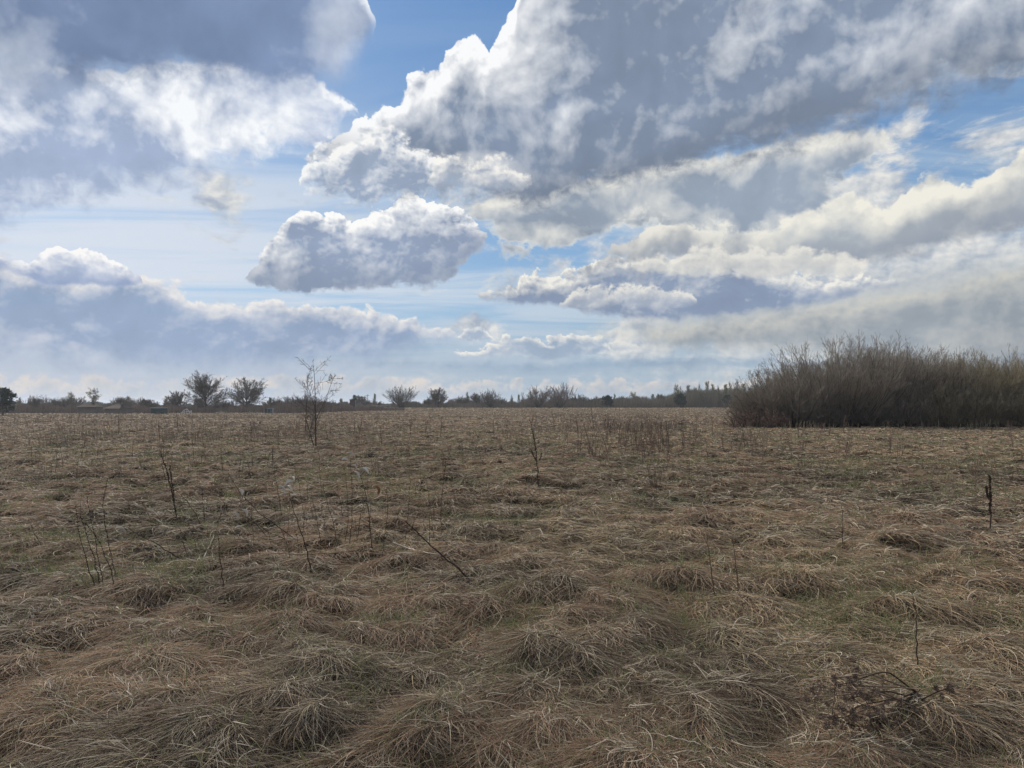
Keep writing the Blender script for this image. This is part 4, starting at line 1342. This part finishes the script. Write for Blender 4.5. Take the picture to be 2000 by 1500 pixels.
def lying(name, spots, label, r, material, seed, lift=0.05, pods=()):
    g = np.random.default_rng(seed)
    P = []
    for px, py in spots:
        x, y, z = spot_on_ground(px, py)
        P.append((x, y, z + lift))
    P = resample(P, 14) + g.normal(0, 0.004, (14, 3))
    P[:, 2] = np.maximum(P[:, 2], height(P[:, 0], P[:, 1]) + 0.02)
    root = link(name, None, None, tuple(P[0]))
    m = tubes([((P - P[0])[None], np.linspace(r, r * 0.5, 14)[None])], 7); m.materials.append(material)
    link('stem', m, root)
    tw = spawn(g, (P - P[0])[None], np.full((1, 14), r * 0.5), 3, 0.4, 0.95, 40, 0.18, 4, 0.1, 0.2, 0.8, 0.4)
    m = tubes([tw], 4); m.materials.append(material); tag(link('twigs', m, root), kind='stuff')
    for q, (px, py, s, rz) in enumerate(pods):
        o = link('seed_pod', POD[q % 3], root)
        x, y, z = spot_on_ground(px, py)
        o.location = (x - P[0][0], y - P[0][1], z + 0.06 - P[0][2]); w = s / F_PX * y
        o.scale = (w, w, w); o.rotation_euler = (0.4, rz, 0.5)
    return tag(root, label, 'stick')


lying('fallen_stick', [(768, 1083), (800, 1096), (835, 1106), (862, 1114)], 'bleached white stick lying on the grass below the leaning stick', 0.0085, pale_mat, 60, 0.13)
lying('fallen_branch', [(700, 1086), (640, 1097), (590, 1106), (530, 1107), (488, 1112)], 'long grey branch lying across the grass with pods at its left', 0.0060, stalk_light, 61, 0.10,
      [(545, 1106, 13, 0.9), (518, 1103, 12, 1.3), (510, 1112, 10, 0.3)])
lying('fallen_stick', [(399, 1100), (408, 1078), (421, 1050)], 'short pale stick lying at the left below the branching weed', 0.0050, pale_mat, 62, 0.06)
lying('fallen_stick', [(676, 1142), (690, 1125), (718, 1100)], 'short bleached stick on the tussock below the fallen branch', 0.0045, pale_mat, 63, 0.06)
lying('fallen_stick', [(60, 882), (35, 874), (5, 866)], 'dark stick slanting out of the grass at the far left edge', 0.010, stalk_mat, 64, 0.25)
lying('fallen_stalk', [(1610, 1040), (1560, 1041), (1530, 1040)], 'pale straw stalk lying flat in the grass right of centre', 0.0032, pale_mat, 65, 0.06)
lying('fallen_stalk', [(1205, 1085), (1225, 1098), (1238, 1106)], 'small dark stick poking from a tussock right of centre', 0.0050, stalk_mat, 66, 0.08)
lying('fallen_stalk', [(1370, 1500), (1320, 1485), (1270, 1476), (1236, 1471)], 'pale straw stalk lying at the bottom edge of the photo', 0.0024, pale_mat, 67, 0.10)
lying('fallen_stalk', [(697, 1360), (670, 1335), (640, 1315), (620, 1303)], 'dark twig lying on matted grass in the lower left', 0.0034, stalk_mat, 68, 0.08)

gq = np.random.default_rng(123)
for i in range(56):
    px = gq.uniform(385, 1010); py = gq.uniform(985, 1105); hgt = gq.uniform(45, 125); ln = gq.normal(-6, 14)
    sp = [(px, py), (px + ln * 0.3 + gq.normal(0, 2), py - hgt * 0.35), (px + ln * 0.7 + gq.normal(0, 2), py - hgt * 0.7), (px + ln, py - hgt)]
    plant('bare_stalk', [sp], 'thin pale brown bare stalk among the weeds left of the centre', 'stalk', group='thin bare stalks among the weeds left of centre',
          r=gq.uniform(0.0016, 0.0028), material=stalk_light if i % 2 else stalk_mat, seed=200 + i, n=9)
for i in range(16):
    px = gq.uniform(40, 420); py = gq.uniform(980, 1130); hgt = gq.uniform(30, 80); ln = gq.normal(-10, 22)
    sp = [(px, py), (px + ln * 0.4, py - hgt * 0.4), (px + ln, py - hgt)]
    plant('bare_stalk', [sp], 'thin leaning twig-like stalk among the grass at the left', 'stalk', group='thin leaning stalks in the left grass',
          r=gq.uniform(0.0014, 0.0022), material=stalk_light if i % 2 else stalk_mat, seed=260 + i, n=9, twigs=2)

# --- dead burdock in the right foreground: arching stems hung with burs
bx, by, bz = spot_on_ground(1790, 1370)
burdock = link('burdock_plant', None, None, (bx, by, bz))
tag(burdock, 'dead burdock with dark arching stems and burs in the right foreground', 'plant')
g = np.random.default_rng(77)


def bur_mesh():
    V = []; F = []
    n = 46
    d = _unit(g.normal(0, 1, (n, 3)))
    for q in range(n):
        a = d[q]; s1 = _unit(np.cross(a, [0.3, 0.5, 1.0])) * 0.16; s2 = np.cross(a, s1)
        b = len(V)
        V += [tuple(a * 0.42 + s1), tuple(a * 0.42 - s1 * 0.5 + s2 * 0.8), tuple(a * 0.42 - s1 * 0.5 - s2 * 0.8), tuple(a * (0.95 + 0.25 * g.random()))]
        F += [[b, b + 1, b + 3], [b + 1, b + 2, b + 3], [b + 2, b, b + 3], [b, b + 2, b + 1]]
    me = bpy.data.meshes.new('bur'); me.from_pydata(V, [], F); me.materials.append(bur_mat)
    return me


BUR = bur_mesh()
arcs = [[(1785, 1350), (1760, 1330), (1735, 1312), (1715, 1314), (1690, 1322), (1665, 1332), (1642, 1337)],
        [(1780, 1362), (1755, 1355), (1735, 1350), (1700, 1353), (1670, 1362), (1650, 1366)],
        [(1782, 1372), (1750, 1364), (1720, 1370), (1690, 1375), (1665, 1385)],
        [(1786, 1378), (1765, 1390), (1740, 1400), (1700, 1410)],
        [(1780, 1375), (1750, 1400), (1710, 1420), (1670, 1418), (1630, 1405)],
        [(1792, 1378), (1800, 1400), (1798, 1430), (1790, 1460)],
        [(1790, 1372), (1815, 1358), (1838, 1348), (1860, 1342)],
        [(1775, 1385), (1740, 1430), (1735, 1460), (1742, 1490)],
        [(1790, 1380), (1770, 1410), (1750, 1430), (1725, 1440)]]
jr = np.random.default_rng(8)
arcs += [[a[0]] + [(x + jr.normal(0, 42), y + jr.normal(16, 26)) for x, y in a[1:]] for a in arcs[:9] for _ in range(2) if a[-1][0] < 1800]
for i, sp in enumerate(arcs):
    P = np.array([at_distance(px, py, by - 0.05 - 0.06 * k * (1 if py > 1340 else 0.5)) for k, (px, py) in enumerate(sp)])
    P = resample(P, 12)
    P[:, 2] = np.maximum(P[:, 2], height(P[:, 0], P[:, 1]) + 0.03)
    P = P - [bx, by, bz]
    P[0] = [0, 0, 0.05]
    m = tubes([(P[None], np.linspace(0.0048, 0.0022, 12)[None])], 6); m.materials.append(stalk_mat if i < 9 else stalk_light)
    st = link('stem', m, burdock)
    R = np.full((1, 12), 0.003)
    tw = spawn(g, P[None], R, 4, 0.45, 1.0, 50, 0.16, 4, 0.2, 0.2, 0.6, 0.6)
    m = tubes([tw], 4); m.materials.append(stalk_light); tag(link('twigs', m, st), kind='stuff')
    ends = list(tw[0][:, -1]) + [P[-1]] + [P[k] + g.normal(0, 0.01, 3) for k in g.integers(6, 11, 2)]
    for e in ends:
        b = link('bur', BUR, burdock)
        b.location = tuple(e); s = g.uniform(0.013, 0.020); b.scale = (s, s, s * 1.2)
        b.rotation_euler = tuple(g.uniform(0, 6, 3))

# --- weeds of the middle distance: a few built kinds, copied one by one
def weed_kind(seed, kind):
    g = np.random.default_rng(seed)
    if kind == 'spike':
        t0 = shoots(g, np.zeros((1, 3)), np.array([[g.normal(0, 0.12), g.normal(0, 0.12), 1]]), np.array([1.0]), np.array([0.0120]), 8, 0.1, 0.08, 0.5)
        tw = spawn(g, *t0, 5, 0.3, 0.95, 28, 0.22, 4, 0.4, 0.15, 0.5, 0.5)
        m = tubes([t0, tw], 5)
    elif kind == 'branchy':
        t0 = shoots(g, np.zeros((1, 3)), np.array([[g.normal(0, 0.15), g.normal(0, 0.15), 1]]), np.array([1.0]), np.array([0.0130]), 8, 0.1, 0.12, 0.4)
        t1 = spawn(g, *t0, 9, 0.2, 0.95, 42, 0.42, 5, 0.5, 0.2, 0.55, 0.5)
        t2 = spawn(g, *t1, 3, 0.3, 1.0, 40, 0.45, 4, 0.3, 0.2, 0.7, 0.5)
        m = tubes([t0, t1, t2], 4)
    else:
        n = 5
        t0 = shoots(g, g.normal(0, 0.04, (n, 3)) * [1, 1, 0], np.stack([g.normal(0, 0.25, n), g.normal(0, 0.25, n), np.ones(n)], -1), g.uniform(0.6, 1.0, n), np.full(n, 0.0095), 7, 0.1, 0.15, 0.4)
        t1 = spawn(g, *t0, 5, 0.3, 1.0, 35, 0.3, 4, 0.4, 0.2, 0.6, 0.5)
        m = tubes([t0, t1], 4)
    return m


for kd, mt in (('spike', stalk_mat), ('branchy', stalk_light), ('clump', stalk_light)):
    pass
weed_data = {}
for kd, mt, cnt in (('spike', stalk_mat, 4), ('branchy', mat('reddish_weed', (0.150, 0.100, 0.078), var=0.3), 4), ('clump', mat('brown_weed', (0.10, 0.075, 0.055), var=0.3), 4)):
    weed_data[kd] = []
    for s in range(cnt):
        m = weed_kind(200 + s, kd); m.name = kd + '_weed'; m.materials.append(mt); weed_data[kd].append(m)


def weed(name, kd, px, py, h_px, label, group, seed, cat='weed'):
    g = np.random.default_rng(seed)
    x, y, z = spot_on_ground(px, py)
    H = h_px / F_PX * y
    o = link(name, weed_data[kd][seed % 4], None, (x, y, z - 0.02))
    k = max(0.00032 * y, 0.0028) / 0.0065 / max(H, 0.2) if kd == 'spike' else 1.0
    o.scale = (H, H, H)
    o.rotation_euler = (0, 0, g.uniform(0, 6.28))
    return tag(o, label, cat, group)


g = np.random.default_rng(99)
named = [(1295, 872, 52, 'spike', 'taller dark thin stalk of a close pair beyond the reddish brush'), (1308, 880, 60, 'spike', 'nearer stalk of a close pair beyond the reddish brush'),
         (747, 880, 48, 'spike', 'dark thin stalk right of the young tree'), (965, 865, 48, 'spike', 'thin leaning stalk left of the tallest mullein'),
         (1255, 852, 42, 'spike', 'thin stalk in the field left of the close pair'), (1414, 838, 32, 'spike', 'small dark stalk just left of the willow thicket'),
         (1648, 905, 60, 'branchy', 'leaning branched weed in front of the willow thicket'), (1738, 890, 50, 'spike', 'thin stalk in front of the middle of the thicket'),
         (1978, 880, 62, 'branchy', 'thin branched weed at the right edge below the thicket'), (1905, 960, 72, 'branchy', 'arching thin weed left of the right-edge mullein'),
         (1283, 968, 78, 'clump', 'reddish multi-stemmed weed right of the tallest mullein'), (1440, 885, 50, 'clump', 'dark wiry weed clump in front of the thicket foot, left one'),
         (1465, 880, 42, 'clump', 'dark wiry weed clump in front of the thicket foot, right one'), (1545, 885, 50, 'branchy', 'wiry dark weed below the dome of the thicket'),
         (310, 900, 50, 'branchy', 'weed with flat pale seed heads above the leaning mullein'), (1020, 960, 40, 'clump', 'small reddish weed left of the tallest mullein foot'),
         (1105, 955, 40, 'clump', 'small reddish weed right of the tallest mullein foot'), (865, 950, 60, 'spike', 'upright dark stalk among grass in the middle'),
         (830, 850, 40, 'spike', 'far thin stalk in the middle of the field'), (232, 852, 46, 'spike', 'far dark stalk below the right dark roof'),
         (348, 850, 48, 'spike', 'far dark stalk below the pale bare tree')]
for i, (px, py, h, kd, lab) in enumerate(named):
    weed('dry_weed', kd, px, py, h, lab, 'dry weeds standing in the field', 300 + i)
for i in range(46):      # the reddish brush right of centre
    px = g.normal(1240, 70); py = g.uniform(856, 912)
    weed('reddish_weed', ['branchy', 'clump', 'branchy'][i % 3], px, py, g.uniform(26, 66), 'wiry reddish weed in the dense brush patch right of centre', 'reddish weeds of the brush patch right of centre', 400 + i)
for i in range(120):
    px = g.uniform(900, 1760) if i % 3 else g.uniform(1080, 1500); py = g.uniform(838, 905)
    weed('dry_weed', ['spike', 'branchy', 'clump'][i % 3], px, py, g.uniform(16, 50), 'small dry weed scattered in the right half of the middle distance', 'small dry weeds of the right middle distance', 500 + i)
for i in range(110):
    px = g.uniform(-20, 900); py = g.uniform(822, 950)
    weed('dry_weed', ['spike', 'spike', 'branchy'][i % 3], px, py, g.uniform(14, 50) * (0.6 if py < 850 else 1), 'thin dry weed scattered in the left half of the middle distance', 'thin dry weeds of the left middle distance', 700 + i)
for i in range(30):
    px = g.uniform(1500, 2020); py = g.uniform(880, 1010)
    weed('dry_weed', ['clump', 'spike', 'branchy'][i % 3], px, py, g.uniform(16, 40), 'small dry weed in the open grass below the willow thicket', 'small dry weeds below the willow thicket', 900 + i)

# ------------------------------------------------------------------ huts and other things along the far edge
roof_mat = mat('dark_roofing', (0.030, 0.019, 0.017), var=0.25, scale=2)
wall_mat = mat('old_plaster', (0.17, 0.14, 0.12), var=0.2, scale=2)
green_paint = mat('dull_green_paint', (0.040, 0.065, 0.058), var=0.2, scale=2)
teal_paint = mat('faded_teal_paint', (0.075, 0.125, 0.135), var=0.15, scale=2)
brown_paint = mat('brown_boards', (0.060, 0.035, 0.028), var=0.3, scale=3)
grey_paint = mat('pale_grey_board', (0.26, 0.27, 0.28), var=0.15, scale=3)
white_paint = mat('white_paint', (0.62, 0.62, 0.62), var=0.12, scale=3)


def box_mesh(parts, material, bev=0.0):
    V, F = [], []
    for (x0, x1, y0, y1, z0, z1) in parts:
        b = len(V)
        V += [(x0, y0, z0), (x1, y0, z0), (x1, y1, z0), (x0, y1, z0), (x0, y0, z1), (x1, y0, z1), (x1, y1, z1), (x0, y1, z1)]
        F += [[b, b + 3, b + 2, b + 1], [b + 4, b + 5, b + 6, b + 7], [b, b + 1, b + 5, b + 4], [b + 1, b + 2, b + 6, b + 5], [b + 2, b + 3, b + 7, b + 6], [b + 3, b, b + 4, b + 7]]
    me = bpy.data.meshes.new('boxes'); me.from_pydata(V, [], F); me.materials.append(material)
    return me


def foot(px, d, rz=0.0, name='house', label='', cat='house', group=None):
    x = at_distance(px, 790, d)[0]
    o = link(name, None, None, (x, d, float(height(x, d)) - 0.03)); o.rotation_euler = (0, 0, rz)
    return tag(o, label, cat, group)


def px_m(p, d):
    return p / F_PX * d


for px, w, top, lab, rz in [(177, 37, 786, 'dark hipped roof showing over the scrub, left of two', 0.2), (233, 37, 789, 'dark roof with one lit edge over the scrub, right of two', -0.15)]:
    d = 147.0
    h = foot(px, d, rz, 'house', lab, 'house')
    W2 = px_m(w, d) / 2; zt = at_distance(px, top, d)[2] - h.location[2]; ze = zt - px_m(9, d)
    link('wall', box_mesh([(-W2 * 0.86, W2 * 0.86, -2.0, 2.0, 0, ze)], wall_mat), h)
    rme = bpy.data.meshes.new('roof')
    rme.from_pydata([(-W2, -2.5, ze), (W2, -2.5, ze), (W2, 2.5, ze), (-W2, 2.5, ze), (-W2 * 0.35, 0, zt), (W2 * 0.35, 0, zt)], [],
                    [[0, 1, 5, 4], [1, 2, 5], [2, 3, 4, 5], [3, 0, 4], [3, 2, 1, 0]])
    rme.materials.append(roof_mat)
    rf = link('roof', rme, h)
    link('chimney', box_mesh([(0.2, 0.55, -0.2, 0.15, zt - 0.5, zt + 0.35)], wall_mat), rf)
    link('ridge_cap', box_mesh([(-W2 * 0.38, W2 * 0.38, -0.08, 0.08, zt - 0.03, zt + 0.06)], grey_paint), rf)

d = 146.0
h = foot(311, d, 0.05, 'storage_container', 'dark green container left of the largest bare tree', 'container')
w2 = px_m(11, d); hh = px_m(10, d) + 0.1
link('body', box_mesh([(-w2, w2, -1.2, 1.2, 0.12, hh)], green_paint), h)
link('lid', box_mesh([(-w2 - 0.05, w2 + 0.05, -1.25, 1.25, hh, hh + 0.10)], grey_paint), h)
link('ribs', box_mesh([(-w2 + 0.1 + i * 0.26, -w2 + 0.17 + i * 0.26, -1.25, -1.2, 0.15, hh - 0.05) for i in range(8)], green_paint), h)
link('skid', box_mesh([(-w2, -w2 + 0.2, -1.2, 1.2, 0, 0.12), (w2 - 0.2, w2, -1.2, 1.2, 0, 0.12)], brown_paint), h)

d = 146.0
h = foot(528, d, 0.0, 'cabin', 'small teal cabin between a dark and a pale side board', 'cabin')
u = px_m(1, d)
link('body', box_mesh([(-4.5 * u, 4.5 * u, -0.7, 0.7, 0.1, 9.5 * u)], teal_paint), h)
link('door', box_mesh([(-1.5 * u, 1.7 * u, -0.74, -0.70, 0.15, 8.3 * u)], green_paint), h)
link('roof', box_mesh([(-5 * u, 5 * u, -0.8, 0.8, 9.5 * u, 10.3 * u)], grey_paint), h)
link('side_board', box_mesh([(-8.0 * u, -5.6 * u, -0.5, -0.4, 0, 10 * u)], brown_paint), h)
link('side_board', box_mesh([(5.6 * u, 7.6 * u, -0.5, -0.4, 0, 10 * u)], grey_paint), h)

d = 214.0
h = foot(689, d, 0.0, 'hut', 'tall narrow brown hut with a pale post at its right', 'hut')
u = px_m(1, d); zt = at_distance(689, 780, d)[2] - h.location[2]
for i in range(5):
    link('plank', box_mesh([(-5 * u + i * 2 * u, -5 * u + i * 2 * u + 1.9 * u, -0.74 - 0.02 * (i % 2), -0.70, 0.05, zt - 0.1)], brown_paint), h)
link('body', box_mesh([(-5 * u, 5 * u, -0.70, 0.8, 0, zt - 0.12)], brown_paint), h)
link('roof', box_mesh([(-5.6 * u, 5.6 * u, -0.95, 0.95, zt - 0.12, zt)], roof_mat), h)
link('post', box_mesh([(6.0 * u, 7.0 * u, -0.6, -0.45, 0, zt - 0.15)], grey_paint), h)

d = 146.0
h = foot(364, d, 0.3, 'garden_frame', 'white metal frame standing left of the largest bare tree', 'frame')
u = px_m(1, d)
rails = [(-9, 1, -4, 7), (-4, 7, 1, 9.5), (1, 9.5, 6, 3), (6, 3, 9, 6.5), (-9, 2, -9, 0), (-4, 7, -4, 0), (1, 9.5, 1, 0), (6, 3, 6, 0), (9, 6.5, 9, 0), (-9, 2, 1, 4), (1, 4, 9, 3)]
for k, (x0, z0, x1, z1) in enumerate(rails):
    P = np.linspace([x0 * u, 0.1 * (k % 3), z0 * u], [x1 * u, 0.1 * (k % 3), z1 * u], 3)
    m = tubes([(P[None], np.full((1, 3), 0.045))], 6); m.materials.append(white_paint)
    link('rail' if k < 4 or k > 8 else 'leg', m, h)

# pale paths seen edge-on between the trees, 2 cm proud of the meadow
for nm, (pa, pb), (da, db) in (('sand_path', (424, 445), (152, 158)), ('sand_path', (484, 512), (153, 159)), ('sand_path', (712, 772), (226, 236))):
    xs = [at_distance(p, 790, da)[0] for p in np.linspace(pa, pb, 9)]
    g2 = np.random.default_rng(int(pa))
    V = []; F = []
    for i, x in enumerate(xs):
        j0 = da + g2.normal(0, 0.15); j1 = db + g2.normal(0, 0.15)
        V += [(x, j0, float(height(x, j0)) + 0.05), (x * db / da, j1, float(height(x * db / da, j1)) + 0.35)]
        if i: F.append([2 * i - 2, 2 * i, 2 * i + 1, 2 * i - 1])
    me = bpy.data.meshes.new(nm); me.from_pydata(V, [], F)
    if not bpy.data.materials.get('pale_sand'): mat('pale_sand', (0.40, 0.35, 0.28), var=0.15, scale=1)
    me.materials.append(bpy.data.materials['pale_sand'])
    tag(link(nm, me), kind='structure')
# slender poles and a low fence beyond the middle of the field
for i, (px, tp, d, lab) in enumerate([(718, 770, DC + 30, 'thin pole just right of the brown hut'), (1042, 760, DC + 30, 'thin pole left of the reddish bushes')]):
    h = foot(px, d, 0, 'utility_pole', lab, 'pole')
    zt = at_distance(px, tp, d)[2] - h.location[2]
    m = tubes([(np.array([[[0, 0, 0], [0, 0, zt / 2], [0.02, 0, zt]]]), np.array([[0.09, 0.08, 0.07]]))], 8); m.materials.append(bark); link('pole', m, h)
    link('crossarm', box_mesh([(-0.5, 0.5, -0.06, 0.06, zt - 0.45, zt - 0.33)], brown_paint), h)
h = foot(748, DC - 4, 0.0, 'rail_fence', 'low pale rail fence left of the spreading bush in the middle', 'fence')
u = px_m(1, DC)
for i in range(5):
    link('post', box_mesh([(-22 * u + i * 9 * u, -22 * u + i * 9 * u + 0.1, -0.05, 0.05, 0, 0.85)], grey_paint), h)
link('rail', box_mesh([(-22 * u, 15 * u, -0.08, -0.05, 0.70, 0.80)], grey_paint), h)

# ------------------------------------------------------------------ the air: thin even haze round the whole place
hz = bpy.data.materials.new('air_haze')
hz.use_nodes = True
hz.node_tree.nodes.clear()
vo = hz.node_tree.nodes.new('ShaderNodeVolumePrincipled')
vo.inputs['Color'].default_value = (0.80, 0.86, 0.95, 1)
vo.inputs['Density'].default_value = 0.00028
vo.inputs['Anisotropy'].default_value = 0.3
ou = hz.node_tree.nodes.new('ShaderNodeOutputMaterial')
hz.node_tree.links.new(vo.outputs[0], ou.inputs['Volume'])
hm = box_mesh([(-3050, 3050, -3050, 3050, -2.5, 18.0)], hz)
tag(link('haze', hm), kind='stuff')
scene.cycles.volume_bounces = 0
